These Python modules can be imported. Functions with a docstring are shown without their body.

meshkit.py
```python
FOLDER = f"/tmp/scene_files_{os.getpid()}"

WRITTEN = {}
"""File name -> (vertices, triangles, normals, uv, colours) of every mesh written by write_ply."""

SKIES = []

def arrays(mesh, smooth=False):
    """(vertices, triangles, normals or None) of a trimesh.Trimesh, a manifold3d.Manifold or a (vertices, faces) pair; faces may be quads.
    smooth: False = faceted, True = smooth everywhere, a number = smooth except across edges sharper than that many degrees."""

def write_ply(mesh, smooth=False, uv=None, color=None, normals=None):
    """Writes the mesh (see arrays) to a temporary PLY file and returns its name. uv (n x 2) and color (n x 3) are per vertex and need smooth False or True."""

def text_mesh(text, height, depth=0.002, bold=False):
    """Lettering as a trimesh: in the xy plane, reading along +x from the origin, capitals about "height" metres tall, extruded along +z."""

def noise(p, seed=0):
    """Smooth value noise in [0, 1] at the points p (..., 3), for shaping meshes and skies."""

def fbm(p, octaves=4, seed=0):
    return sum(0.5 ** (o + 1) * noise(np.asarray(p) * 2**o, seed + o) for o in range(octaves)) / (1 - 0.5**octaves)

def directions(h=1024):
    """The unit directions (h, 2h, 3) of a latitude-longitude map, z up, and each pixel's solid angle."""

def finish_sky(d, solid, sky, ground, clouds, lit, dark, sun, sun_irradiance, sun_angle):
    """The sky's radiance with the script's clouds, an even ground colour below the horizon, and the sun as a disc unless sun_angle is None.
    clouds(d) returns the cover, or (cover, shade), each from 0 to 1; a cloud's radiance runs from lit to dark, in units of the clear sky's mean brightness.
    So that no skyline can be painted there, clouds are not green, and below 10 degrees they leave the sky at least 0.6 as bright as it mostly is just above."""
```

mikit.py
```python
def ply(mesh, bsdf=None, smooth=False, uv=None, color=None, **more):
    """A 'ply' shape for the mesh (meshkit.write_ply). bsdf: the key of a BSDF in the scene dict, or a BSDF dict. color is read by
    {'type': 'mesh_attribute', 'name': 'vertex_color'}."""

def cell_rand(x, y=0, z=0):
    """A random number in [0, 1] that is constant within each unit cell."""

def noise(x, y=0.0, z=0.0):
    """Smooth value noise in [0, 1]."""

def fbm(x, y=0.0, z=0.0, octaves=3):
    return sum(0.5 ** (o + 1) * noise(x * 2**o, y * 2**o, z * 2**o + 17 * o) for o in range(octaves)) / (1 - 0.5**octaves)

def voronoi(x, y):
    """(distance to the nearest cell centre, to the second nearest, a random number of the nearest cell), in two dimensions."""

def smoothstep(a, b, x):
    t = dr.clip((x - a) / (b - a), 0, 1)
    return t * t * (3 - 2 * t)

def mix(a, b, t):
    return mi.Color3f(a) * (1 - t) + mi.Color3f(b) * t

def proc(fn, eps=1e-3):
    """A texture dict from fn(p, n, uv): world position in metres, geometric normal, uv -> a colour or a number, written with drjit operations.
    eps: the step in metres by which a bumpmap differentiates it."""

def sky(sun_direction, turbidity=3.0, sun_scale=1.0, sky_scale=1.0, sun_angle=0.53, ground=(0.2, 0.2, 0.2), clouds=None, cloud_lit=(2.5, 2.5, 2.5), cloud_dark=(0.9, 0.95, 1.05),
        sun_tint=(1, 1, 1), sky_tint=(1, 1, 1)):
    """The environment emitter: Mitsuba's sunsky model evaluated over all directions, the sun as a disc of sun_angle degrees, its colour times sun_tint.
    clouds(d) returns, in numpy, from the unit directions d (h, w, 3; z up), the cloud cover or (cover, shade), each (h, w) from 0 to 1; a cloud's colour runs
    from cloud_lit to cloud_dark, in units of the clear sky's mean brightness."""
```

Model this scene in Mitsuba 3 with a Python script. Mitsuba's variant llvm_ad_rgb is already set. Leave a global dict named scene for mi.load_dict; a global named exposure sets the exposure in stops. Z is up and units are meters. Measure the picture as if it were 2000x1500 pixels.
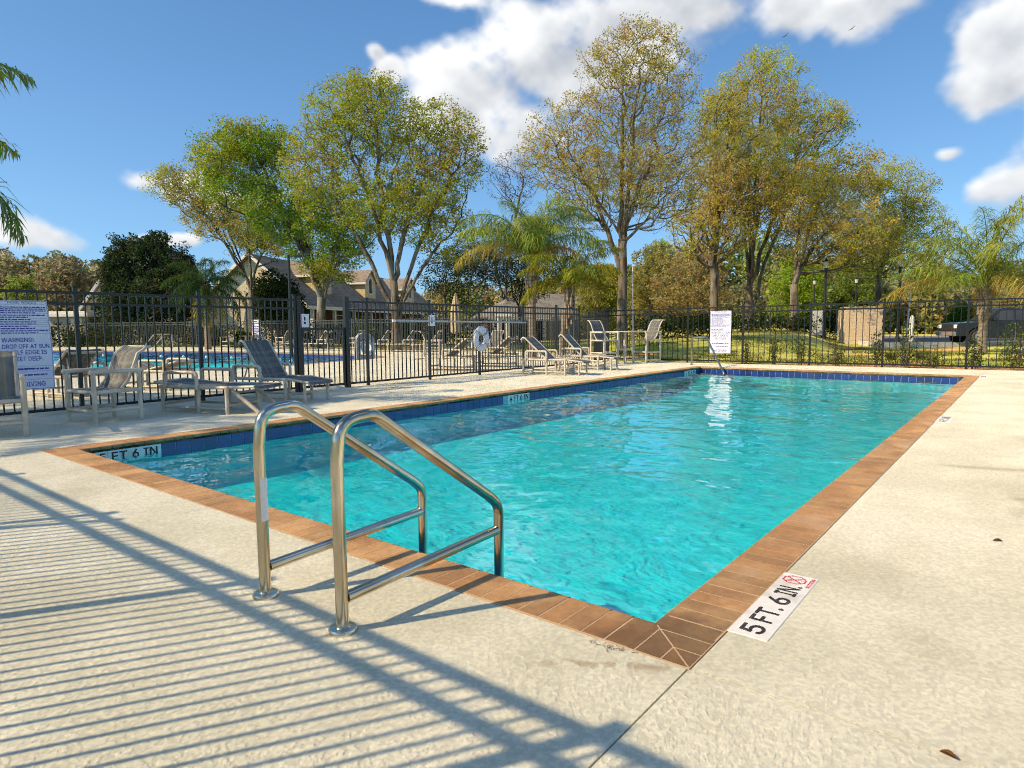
import math, random, numpy as np, trimesh, shapely, drjit as dr, mitsuba as mi, mikit, meshkit
from shapely.geometry import Polygon, LineString, box as sbox
from shapely.ops import unary_union
from mikit import noise, fbm, voronoi, cell_rand, smoothstep, mix, proc
T = mi.ScalarTransform4f
PI = math.pi
scene, labels = {}, {}

# ------------------------------------------------------------------ camera, sky, exposure
EYE = np.array([0.8495, -2.0106, 1.1495])
FWD, UP = np.array([-0.6204, 0.7793, -0.0879]), np.array([-0.0492, 0.0731, 0.9961])
scene['camera'] = {'type': 'perspective', 'fov': 76.25, 'fov_axis': 'x', 'near_clip': 0.05, 'far_clip': 3000.0,
                   'to_world': T().look_at(EYE.tolist(), (EYE + FWD).tolist(), UP.tolist())}
exposure = 1.92
SUN = (-0.50 * 0.802, -0.866 * 0.802, 0.597)

# clouds as (azimuth, elevation, half width, half height) in degrees, azimuth from north (+y) to the east (+x)
CLOUDS = [(-42.5, 18.8, 6.0, 4.6), (-38.5, 15.8, 6.0, 3.8), (-36, 21.5, 7, 5.5), (-30, 23.5, 8, 5.2), (-24.5, 24.6, 5, 4.0), (-21, 27.5, 3.5, 3.0),
          (-48.6, 20.3, 1.6, 1.5), (-33, 29, 9, 5), (-15.6, 23.4, 3.4, 2.5), (-12.2, 22.3, 3.6, 3.2), (-8.6, 24.2, 3.6, 3.2), (-2.6, 18.6, 3.6, 4.0),
          (0.5, 20, 4.5, 4.4), (-2.2, 16.2, 3.0, 2.4), (3, 17, 6, 5), (-1.2, 9.6, 2.8, 1.9), (2.0, 11, 4, 3), (-5.4, 11.9, 1.3, 0.7), (-67.2, 11.0, 2.8, 1.2),
          (-64.3, 10.7, 3.2, 1.6), (-61.5, 9.9, 2.4, 1.2), (-75, 6.4, 3.4, 1.4), (-78.5, 7, 4, 1.8), (-43, 25.6, 3.6, 1.1), (-49.6, 21.6, 0.9, 0.8),
          (-57, 27.5, 1.2, 0.7), (-66, 6.8, 2.2, 0.6), (9, 25, 9, 4), (22, 14, 9, 4), (38, 26, 12, 5), (60, 15, 10, 4), (88, 30, 13, 7), (120, 18, 12, 5),
          (165, 34, 14, 6), (-110, 32, 12, 5), (-95, 13, 7, 2.5), (-140, 18, 9, 4), (-10, 46, 13, 6), (45, 55, 14, 8), (-70, 50, 13, 5), (-170, 60, 15, 8)]
def clouds(d):
    az, el = np.degrees(np.arctan2(d[..., 0], d[..., 1])), np.degrees(np.arcsin(np.clip(d[..., 2], -1, 1)))
    big = meshkit.fbm(d * 9.0 + 3.1, 6, 5)
    fine = meshkit.fbm(d * 26.0 + 7.7, 5, 9)
    n = (big - 0.5) * 1.45 + (fine - 0.5) * 0.95 - .05
    sw, rel = np.zeros(az.shape), np.zeros(az.shape)
    for a, e, ra, re in CLOUDS:
        da = (az - a + 180) % 360 - 180
        q = 1.0 - np.sqrt((da * np.cos(np.radians(el)) / ra) ** 2 + ((el - e) / re) ** 2)
        w = np.exp(np.clip(7 * q, -40, 20)); sw += w; rel += w * np.clip((el - e) / re - 0.55 * da / ra, -2, 2)
    rel /= sw + 1e-12
    f = np.log(sw + 1e-12) / 7 + n
    cover = np.clip((f + .02) / 0.55, 0, 1); cover = cover * cover * (3 - 2 * cover) * 0.97
    soft = meshkit.fbm(d * 15.0 + 11.0, 5, 3)
    shade = np.clip(0.45 - 0.38 * rel + (soft - 0.5) * 1.7 - (fine - .5) * .8 - .08 + 0.30 * np.clip(f - 0.4, 0, 1), 0, 1)
    return cover, shade
scene['sky'] = mikit.sky(SUN, turbidity=3.0, clouds=clouds, cloud_lit=(3.15, 3.15, 3.1), cloud_dark=(1.35, 1.45, 1.62), sun_scale=1.0, sky_scale=1.08, ground=(0.3, 0.27, 0.2),
                         sun_tint=(1.04, 1.0, 0.92), sky_tint=(0.73, 0.98, 1.19))
# ------------------------------------------------------------------ helpers
def uniq(key):
    k, n = key, 0
    while k in USED:
        n += 1; k = '%s_%03d' % (key, n)
    USED.add(k)
    return k
USED = set()
def thing(name, label, cat, group=None, kind=None):
    k = uniq(name)
    tag(k, label, cat, group, kind)
    return k
def tag(k, label=None, cat=None, group=None, kind=None):
    e = {}
    if label: e['label'] = label
    if cat: e['category'] = cat
    if group: e['group'] = group
    if kind: e['kind'] = kind
    labels[k] = {**labels.get(k, {}), **e}
def put(parent, name, mesh, bsdf, smooth=False, M=None, kind=None, **kw):
    """one shape entry: a part of PARENT, or a thing/structure of its own when PARENT is None"""
    if isinstance(smooth, np.ndarray): smooth, M = False, smooth
    k = uniq(parent + '__' + name if parent else name)
    s = mesh if isinstance(mesh, dict) else mikit.ply(mesh, bsdf, smooth, **kw)
    s = dict(s)
    if isinstance(mesh, dict): s['bsdf'] = {'type': 'ref', 'id': bsdf}
    if M is not None: s['to_world'] = T(M)
    scene[k] = s
    if kind: tag(k, kind=kind)
    return k
def mat4(x=0, y=0, z=0, rz=0, s=1.0):
    c, n = math.cos(rz) * s, math.sin(rz) * s
    return np.array([[c, -n, 0, x], [n, c, 0, y], [0, 0, s, z], [0, 0, 0, 1.0]])
def cat(ms): return trimesh.util.concatenate([m for m in ms if m is not None])
def bx(x0, x1, y0, y1, z0, z1):
    m = trimesh.creation.box((x1 - x0, y1 - y0, z1 - z0)); m.apply_translation(((x0 + x1) / 2, (y0 + y1) / 2, (z0 + z1) / 2)); return m
def cbx(x0, x1, y0, y1, z0, z1, c=0.004):
    """box with chamfered edges (hull of three boxes)"""
    p = []
    for a, b, d in ((c, c, 0), (c, 0, c), (0, c, c)):
        p += [(x, y, z) for x in (x0 + a, x1 - a) for y in (y0 + b, y1 - b) for z in (z0 + d, z1 - d)]
    return trimesh.convex.convex_hull(np.array(p))
def tube(pts, r, n=8, cap=True):
    p = np.asarray(pts, float); t = np.gradient(p, axis=0); t /= np.linalg.norm(t, axis=1, keepdims=True) + 1e-12
    a = np.cross(t[0], [0, 0, 1.0] if abs(t[0, 2]) < 0.9 else [1.0, 0, 0]); a /= np.linalg.norm(a)
    R = np.broadcast_to(r, (len(p),)); ang = np.arange(n) * 2 * PI / n; V = []
    for i in range(len(p)):
        a = a - t[i] * (a @ t[i]); a /= np.linalg.norm(a) + 1e-12; b = np.cross(t[i], a)
        V.append(p[i] + R[i] * (np.cos(ang)[:, None] * a + np.sin(ang)[:, None] * b))
    V = np.vstack(V); F = []
    for i in range(len(p) - 1):
        for j in range(n):
            q = (i * n + j, i * n + (j + 1) % n, (i + 1) * n + (j + 1) % n, (i + 1) * n + j); F += [(q[0], q[1], q[2]), (q[0], q[2], q[3])]
    if cap:
        for base, flip in ((0, True), ((len(p) - 1) * n, False)):
            for j in range(1, n - 1): F.append((base, base + j + 1, base + j) if flip else (base, base + j, base + j + 1))
    return trimesh.Trimesh(V, np.array(F), process=False)
def fillet(pts, rad, k=6):
    """polyline with rounded corners"""
    p = [np.asarray(q, float) for q in pts]; out = [p[0]]
    for i in range(1, len(p) - 1):
        a, b = p[i - 1] - p[i], p[i + 1] - p[i]; la, lb = np.linalg.norm(a), np.linalg.norm(b); a, b = a / la, b / lb
        th = math.acos(np.clip(a @ b, -1, 1)); d = min(rad / math.tan(th / 2), la * .48, lb * .48)
        for s in np.linspace(0, 1, k + 1): out.append((1 - s) ** 2 * (p[i] + a * d) + 2 * s * (1 - s) * p[i] + s * s * (p[i] + b * d))
    out.append(p[-1]); return np.array(out)
def prism(poly, z0, z1):
    m = [trimesh.creation.extrude_polygon(g, z1 - z0, engine='earcut') for g in getattr(poly, 'geoms', [poly]) if g.area > 1e-9]
    m = cat(m); m.apply_translation((0, 0, z0)); return m
def lathe(prof, n=24):
    return trimesh.creation.revolve(np.array(prof, float), sections=n)
def frame(o, ex, ey, ez):
    M = np.eye(4); M[:3, 0], M[:3, 1], M[:3, 2], M[:3, 3] = ex, ey, ez, o; return M
def moved(m, M): m = m.copy(); m.apply_transform(M); return m
FH, RH = np.array([-0.6229, 0.7823, 0]), np.array([0.7823, 0.6229, 0])     # level axes of the place: towards the far fence's middle, and to its right
def spot(lat, dep, z=0.0): return np.array([EYE[0], EYE[1], 0]) + RH * lat + FH * dep + np.array([0, 0, z])
# ------------------------------------------------------------------ materials
def rgb(*c): return {'type': 'rgb', 'value': list(c)}
def M_(name, d): scene[name] = d; return name
def two(d): return {'type': 'twosided', 'b': d}
def plain(name, c, rough=0.5, **k): return M_(name, two({'type': 'principled', 'base_color': rgb(*c), 'roughness': rough, **k}))
def bump(tex, d, scale=1.0): return {'type': 'bumpmap', 'arbitrary': tex, 'scale': scale, 'bsdf': d}
def deck_color(p, n, uv):
    big = fbm(p.x * .35, p.y * .35, 3.0, 4); mid = fbm(p.x * 2.3 + 9, p.y * 2.3, 1.0, 4); fine = fbm(p.x * 70, p.y * 70, 5.0, 4)
    plate = smoothstep(.40, .62, fbm(p.x * 78, p.y * 78, 2.0, 3)); c = mix((.555, .54, .415), (.635, .618, .49), smoothstep(.3, .7, mid)); c = c * (0.87 + 0.26 * fine) * (0.95 + .1 * big) * (.92 + .13 * plate)
    stain = smoothstep(.60, .72, fbm(p.x * .8 + 31, p.y * .8 + 4, 0.0, 5)); c = mix(c, c * mi.Color3f(.86, .85, .82), stain * .7)
    # damp streak running off the coping and a damp patch
    w = dr.exp(-dr.square((p.y - 4.18 - 0.30 * (p.x - .2) - .05 * noise(p.x * 4, 2.0)) / (.03 + .07 * dr.maximum(p.x, 0))) ) * smoothstep(0.15, .5, p.x)
    w2 = smoothstep(.42, .2, dr.sqrt(dr.square(p.x - 1.12) + dr.square((p.y - 3.15) * 1.1)) + .3 * (fbm(p.x * 6, p.y * 6, 2.0) - .5))
    c = mix(c, c * mi.Color3f(.70, .68, .62), dr.minimum(w * .9 + w2 * .8, 1))
    w3 = dr.exp(-dr.square((p.y + .13 - .62 * (p.x + .2)) / .035)) * smoothstep(-.46, -.36, p.x) * smoothstep(.02, -.04, p.x) * smoothstep(.38, .62, fbm(p.x * 26, p.y * 26, 4.0, 3))
    c = mix(c, mi.Color3f(.26, .17, .08), w3 * .55)
    return c
def deck_h(p, n, uv):
    d1, d2, r = voronoi(p.x * 60 + 1.4 * fbm(p.x * 50, p.y * 50, 1.0, 2), p.y * 60 + 1.4 * fbm(p.x * 50, p.y * 50, 8.0, 2))
    plate = smoothstep(.40, .62, fbm(p.x * 78, p.y * 78, 2.0, 3))
    return .0017 * plate + .0022 * fbm(p.x * 150, p.y * 150, 4.0, 3) + .0008 * smoothstep(0, .25, d2 - d1)
M_('deck', bump(proc(deck_h), {'type': 'principled', 'base_color': proc(deck_color), 'roughness': .85, 'specular': .25}))
M_('sand', {'type': 'diffuse', 'reflectance': rgb(.10, .085, .06)})
def brick_color(tint):
    def f(p, n, uv):
        a = fbm(p.x * 5, p.y * 5, 2.0, 4); b = fbm(p.x * 60, p.y * 60, p.z * 60, 3)
        c = mix((.335, .185, .08), (.455, .275, .125), smoothstep(.3, .7, a)) * mi.Color3f(tint) * (.82 + .36 * b)
        wet = smoothstep(.34, .16, dr.sqrt(dr.square(p.x + .13) + dr.square(p.y - .13)) + .28 * (fbm(p.x * 8, p.y * 8, 4.0, 3) - .5))
        wet2 = smoothstep(.5, .62, fbm(p.x * 2.2 + 4, p.y * 2.2, 7.0, 3)) * .35
        wet = wet + .8 * dr.exp(-dr.square((p.y - 4.25 + .03 * noise(p.x * 30, 3.0)) / .055)) * smoothstep(-.4, -.05, p.x)
        chalk = smoothstep(.63, .75, fbm(p.x * 3 + 14, p.y * 3, 9.0, 4))
        c = mix(c, mi.Color3f(.5, .36, .25), chalk * .35)
        return c * (1 - .55 * wet) * (1 - .3 * wet2)
    return f
for i, t in enumerate(((1, 1, 1), (1.12, 1.09, 1.05), (.88, .89, .89), (1.0, .95, .90))):
    M_('brick_%d' % i, bump(proc(lambda p, n, uv: .0006 * fbm(p.x * 140, p.y * 140, p.z * 140, 3)), {'type': 'principled', 'base_color': proc(brick_color(t)), 'roughness': .7}))
M_('grout', {'type': 'diffuse', 'reflectance': proc(lambda p, n, uv: mix((.46, .32, .20), (.58, .43, .28), fbm(p.x * 12, p.y * 12, p.z * 30, 3)))})
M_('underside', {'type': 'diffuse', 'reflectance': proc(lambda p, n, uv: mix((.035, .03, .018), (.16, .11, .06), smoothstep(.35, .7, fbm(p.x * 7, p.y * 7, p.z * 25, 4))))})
for i, c in enumerate(((.012, .028, .16), (.016, .036, .19), (.010, .024, .13))):
    M_('tile_%d' % i, {'type': 'principled', 'base_color': rgb(*c), 'roughness': .16, 'specular': .6, 'clearcoat': .6, 'clearcoat_gloss': .9})
plain('tile_grout', (.38, .44, .46), .8)
def worn_white(p, n, uv):
    d = fbm(p.x * 9, p.y * 9, p.z * 9, 4); e = fbm(p.x * 70, p.y * 70, p.z * 70, 2); return mix((.74, .73, .69), (.52, .49, .42), smoothstep(.52, .75, d) * .7) * (.92 + .14 * e)
M_('tile_white', two({'type': 'principled', 'base_color': proc(worn_white), 'roughness': .35}))
def plaster(p, n, uv):
    a = fbm(p.x * 1.1, p.y * 1.1, 3.0, 4); b = fbm(p.x * 7, p.y * 7, 1.0, 4)
    return mix((.60, .80, .80), (.78, .93, .92), smoothstep(.25, .75, .4 * a + .6 * b))
def plaster_h(p, n, uv):
    wx, wy = p.x + .16 * fbm(p.x * 3, p.y * 3, 1.0, 2), p.y + .16 * fbm(p.x * 3 + 7, p.y * 3, 5.0, 2)
    return .046 * fbm(wx * 5.0, wy * 8.0, 3.0, 3) + .038 * dr.abs(fbm(wx * 11, wy * 17, 2.0, 3) - .5)
M_('plaster', bump(proc(plaster_h, 4e-3), {'type': 'diffuse', 'reflectance': proc(plaster)}))
M_('water', {'type': 'thindielectric', 'int_ior': 1.23, 'specular_transmittance': rgb(.04, .81, .885)})
M_('water_lap', {'type': 'thindielectric', 'int_ior': 1.10, 'specular_transmittance': rgb(.20, .90, 1.0)})
def steel_c(p, n, uv):
    return mix((.50, .43, .31), (.70, .64, .52), smoothstep(.3, .7, fbm(p.x * 9, p.y * 9, p.z * 3.5, 4)))
M_('steel', {'type': 'principled', 'base_color': proc(steel_c), 'metallic': 1.0, 'roughness': .17})
plain('sticker', (.80, .80, .78), .6)
plain('black_metal', (.012, .013, .014), .34, specular=.5)
plain('grey_metal', (.075, .085, .085), .4, specular=.5)
M_('dark_print', two({'type': 'principled', 'base_color': proc(lambda p, n, uv: mix((.025, .02, .02), (.12, .10, .095), smoothstep(.5, .8, fbm(p.x * 60, p.y * 60, p.z * 60, 3)))), 'roughness': .6}))
plain('red_print', (.45, .035, .04), .6)
plain('blue_print', (.055, .05, .34), .6)
plain('sign_white', (.78, .80, .86), .5)
def sign_face(p, n, uv): return mix((.70, .73, .82), (.80, .82, .88), fbm(p.x * 5, p.y * 5, p.z * 5, 3))
M_('sign_face', two({'type': 'principled', 'base_color': proc(sign_face), 'roughness': .45}))
def frame_c(p, n, uv): return mix((.50, .43, .33), (.64, .58, .47), smoothstep(.3, .7, fbm(p.x * 6, p.y * 6, p.z * 6, 4)))
M_('pvc', {'type': 'principled', 'base_color': proc(frame_c), 'roughness': .42, 'specular': .4})
def sling_c(p, n, uv):
    seam = smoothstep(.012, .006, dr.abs(uv.x - .035)) + smoothstep(.012, .006, dr.abs(uv.x - .965))
    u = uv.x * 30.0
    s = cell_rand(dr.floor(u * 1.7), 3.0); t = cell_rand(dr.floor(u * 4.0), 11.0)
    c = mix((.05, .065, .085), (.15, .155, .135), s); c = mix(c, mi.Color3f(.36, .33, .25), smoothstep(.80, .84, t))
    v = smoothstep(.6, .75, cell_rand(dr.floor(uv.y * 26), 7.0)) * .35; c = mix(c, mi.Color3f(.22, .22, .18), v); return mix(c * (.7 + .6 * fbm(uv.x * 60, uv.y * 30, 2.0, 3)), mi.Color3f(.30, .28, .22), dr.minimum(seam, 1) * .6)
M_('sling', two({'type': 'principled', 'base_color': proc(sling_c), 'roughness': .7}))
def sling2_c(p, n, uv):
    u = uv.x * 22.0; s = cell_rand(dr.floor(u), 5.0)
    c = mix((.16, .13, .085), (.30, .27, .20), s); c = mix(c, mi.Color3f(.10, .16, .22), smoothstep(.72, .74, cell_rand(dr.floor(u), 9.0)))
    return c * (.8 + .4 * fbm(uv.x * 50, uv.y * 12, 2.0, 3))
M_('sling_tan', two({'type': 'principled', 'base_color': proc(sling2_c), 'roughness': .7}))
def bark_c(p, n, uv):
    v = fbm(p.x * 7, p.y * 7, p.z * 1.6, 4); l = fbm(p.x * 1.7 + 5, p.y * 1.7, p.z * 1.2, 3)
    return mix(mix((.085, .066, .048), (.21, .175, .135), smoothstep(.3, .7, v)), (.27, .255, .215), smoothstep(.5, .7, l) * .6)
M_('bark', bump(proc(lambda p, n, uv: .02 * fbm(p.x * 9, p.y * 9, p.z * 2.0, 3), 5e-3), {'type': 'principled', 'base_color': proc(bark_c), 'roughness': .9, 'specular': .2}))
def palm_bark(p, n, uv):
    v = fbm(p.x * 9, p.y * 9, p.z * 9, 3); ring = .5 + .5 * dr.sin(p.z * 46 + 3 * v)
    return mix((.15, .115, .08), (.36, .30, .22), .45 * v + .4 * ring)
M_('palm_bark', {'type': 'principled', 'base_color': proc(palm_bark), 'roughness': .85})
VC = {'type': 'mesh_attribute', 'name': 'vertex_color'}
M_('leaf', {'type': 'principledthin', 'base_color': VC, 'roughness': .5, 'spec_trans': 0.0, 'diff_trans': 1.0, 'eta': 1.4})
M_('glossy_leaf', {'type': 'principledthin', 'base_color': VC, 'roughness': .35, 'spec_trans': 0.0, 'diff_trans': .35, 'eta': 1.5})
# ------------------------------------------------------------------ the pool's measures (x along the near edge, y along the pool, origin at the near right outer corner)
PW, PL, CW = 6.517, 15.545, 0.2272
WATER = -0.135
pool_out = sbox(-PW, 0, 0, PL)
IN = (-PW + CW, -CW, CW, PL - CW)     # x0, x1, y0, y1 of the basin
BIG = Polygon([(-17.5, -7), (-17.4, 3), (-17.3, 6.3), (-16.85, 7.8), (-17.0, 9.0), (-17.7, 11), (-18.2, 13.2), (-18.9, 14.6), (-20.5, 15.3), (-23, 15.5), (-29, 15.3), (-35, 12.9), (-46, 9.2), (-46, -7)]).buffer(.6).buffer(-.6)
FAR_A, FAR_B = np.array([-10.2, 16.95]), np.array([6.5, 18.65])            # far fence line
deck_poly = Polygon([(-52, -9), (7.5, -9), (7.5, 18.6), (-10.1, 16.80), (-16, 21.6), (-26, 20.3), (-36, 18.6), (-52, 13.2)])
deck_poly = deck_poly.difference(pool_out.buffer(.009, join_style=2)).difference(BIG.buffer(.3))
cuts = [LineString([(0, 0), (0, -9.5)]), LineString([(0, 0), (8, 0)]), LineString([(-3.26, 0), (-3.27, -9.5)]), LineString([(-PW, 0), (-PW, -9.5)]), LineString([(-PW, PL), (-PW, 19)]),
        LineString([(0, PL), (0, 19)]), LineString([(-PW, 0), (-9.4, 0)]), LineString([(-PW, 5.2), (-9.4, 5.2)]), LineString([(-PW, 10.4), (-9.4, 10.4)]), LineString([(0, 9.9), (8, 9.9)]), LineString([(-9.4, -9), (-9.4, 16.7)])]
slabs = deck_poly.difference(unary_union([c.buffer(.0032) for c in cuts[:2]] + [c.buffer(.0016) for c in cuts[2:]]))
for g in sorted(slabs.geoms, key=lambda g: (round(g.centroid.x, 2), round(g.centroid.y, 2))):
    put('pool_deck', 'slab', prism(g, -.10, 0.0), 'deck')
put(None, 'deck_base', prism(deck_poly.buffer(.012), -.135, -.1002), 'sand'); tag('deck_base', kind='structure')
tag('pool_deck', kind='structure')
# ------------------------------------------------------------------ ground
def ground_z(x, y):
    x, y = np.asarray(x, float), np.asarray(y, float)
    lat = (x - EYE[0]) * RH[0] + (y - EYE[1]) * RH[1]; dep = (x - EYE[0]) * FH[0] + (y - EYE[1]) * FH[1]
    sm = lambda a, b, v: np.clip((v - a) / (b - a), 0, 1) ** 2 * (3 - 2 * np.clip((v - a) / (b - a), 0, 1))
    az = lat / np.maximum(dep, 1)
    mound = .82 * sm(21, 36, dep) * sm(.10, .22, az) * (1 - sm(.43, .52, az))
    n = meshkit.fbm(np.stack([x * .12, y * .12, x * 0], -1), 3, 2) - .5
    far = sm(20, 30, dep)
    return -.035 + mound + far * n * .18
hole = unary_union([pool_out.buffer(-.05), BIG])
core = deck_poly.union(pool_out).union(BIG.buffer(.3)).buffer(-.5)
xs = np.concatenate([np.arange(-260, -60, 10), np.arange(-60, 40, 1.0), np.arange(40, 261, 10)]); ys = np.concatenate([np.arange(-120, -12, 9), np.arange(-12, 75, 1.0), np.arange(75, 330, 12)])
X, Y = np.meshgrid(xs, ys); Z = ground_z(X, Y)
under = shapely.contains_xy(core, X, Y)
Z = np.where(under, -.16, Z)
nx = len(xs); I, J = np.meshgrid(np.arange(len(ys) - 1), np.arange(nx - 1), indexing='ij')
q = np.stack([I * nx + J, I * nx + J + 1, (I + 1) * nx + J + 1, (I + 1) * nx + J], -1).reshape(-1, 4)
cen = np.stack([X.ravel()[q].mean(1), Y.ravel()[q].mean(1)], 1)
keep = ~shapely.contains_xy(hole.buffer(.75), cen[:, 0], cen[:, 1])
q = q[keep]
def grass_c(p, n, uv):
    a = fbm(p.x * .22, p.y * .22, 1.0, 4); b = fbm(p.x * 1.9, p.y * 1.9, 3.0, 4); f = fbm(p.x * 14, p.y * 14, 2.0, 3)
    c = mix((.22, .27, .045), (.46, .41, .12), smoothstep(.35, .68, .6 * a + .4 * b)); c = c * (.6 + .8 * f)
    dirt = smoothstep(1.5, .4, dr.abs(p.y - (17.25 + .102 * (p.x + 10.2)) - .5 + 1.2 * (b - .5))) * smoothstep(-12, -9.5, p.x) * smoothstep(-9, -2, p.x + 3 * (a - .5))
    dirt2 = smoothstep(.62, .72, fbm(p.x * .5 + 7, p.y * .5, 6.0, 4))
    return mix(c, mi.Color3f(.42, .22, .10) * (.6 + .8 * f), dr.maximum(dirt, .7 * dirt2))
M_('grass', bump(proc(lambda p, n, uv: .03 * fbm(p.x * 20, p.y * 20, 1.0, 3), 1e-2), {'type': 'principled', 'base_color': proc(grass_c), 'roughness': .95, 'specular': .1}))
put(None, 'ground', (np.stack([X.ravel(), Y.ravel(), Z.ravel()], 1), q), 'grass', True); tag('ground', kind='structure')
# ------------------------------------------------------------------ basin, tiles, coping
FLOOR = -.56
x0, x1, y0, y1 = IN
def floor_h(x, y):
    d = np.clip((y - 12.2) / 2.6, 0, 1); return FLOOR + .12 * d * d * (3 - 2 * d)
gx, gy = np.linspace(x0, x1, 30), np.linspace(y0, y1, 80); GX, GY = np.meshgrid(gx, gy)
def grid(GX, GY, GZ):
    n = GX.shape[1]; I, J = np.meshgrid(np.arange(GX.shape[0] - 1), np.arange(n - 1), indexing='ij')
    return np.stack([GX.ravel(), GY.ravel(), GZ.ravel()], 1), np.stack([I * n + J, I * n + J + 1, (I + 1) * n + J + 1, (I + 1) * n + J], -1).reshape(-1, 4)
put('pool_basin', 'floor', grid(GX, GY, floor_h(GX, GY)), 'plaster', True)
for nm, m in (('wall', bx(x0 - .1, x0 - .006, y0, y1, -.7, -.052)), ('wall', bx(x1 + .006, x1 + .1, y0, y1, -.7, -.052)), ('wall', bx(x0 - .1, x1 + .1, y0 - .1, y0 - .006, -.7, -.052)), ('wall', bx(x0 - .1, x1 + .1, y1 + .006, y1 + .1, -.7, -.052))):
    put('pool_basin', nm, m, 'plaster')
# rounded entry steps in the far left corner
for i, r in enumerate((1.5, 1.2, .9, .6)):
    a = np.linspace(-PI / 2, 0, 20); pts = [(x0, y1)] + [(x0 + r * 1.5 * math.cos(t), y1 + r * math.sin(t)) for t in a]
    put('pool_basin', 'step', prism(Polygon(pts), FLOOR + .02, -.44 + .075 * i), 'plaster')
tag('pool_basin', kind='structure')
TP = .1535; tz1, tz0 = -.052, -.202
tile_m = cbx(-TP / 2 + .0035, TP / 2 - .0035, 0, .012, tz0 + .003, tz1 - .003, .0025)
tile_ply = mikit.ply(tile_m, 'tile_0', False)
rnd = random.Random(4)
marks = [(.36, 1.0), (6.82, 7.45), (14.3, 14.95)]
put('waterline_tiles', 'grout_bed', cat([bx(x0 - .006, x0 + .004, y0, y1, tz0, tz1), bx(x1 - .004, x1 + .006, y0, y1, tz0, tz1), bx(x0, x1, y0 - .006, y0 + .004, tz0, tz1), bx(x0, x1, y1 - .004, y1 + .006, tz0, tz1)]), 'tile_grout')
k = int((y1 - y0) / TP)
for i in range(k):
    y = y0 + (i + .5) * (y1 - y0) / k
    if any(a - .07 < y < b + .07 for a, b in marks): continue
    put('waterline_tiles', 'tile', tile_ply, 'tile_%d' % rnd.randrange(3), frame((x0, y, 0), (0, -1, 0), (1, 0, 0), (0, 0, 1)))
k = int((x1 - x0) / TP)
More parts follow.
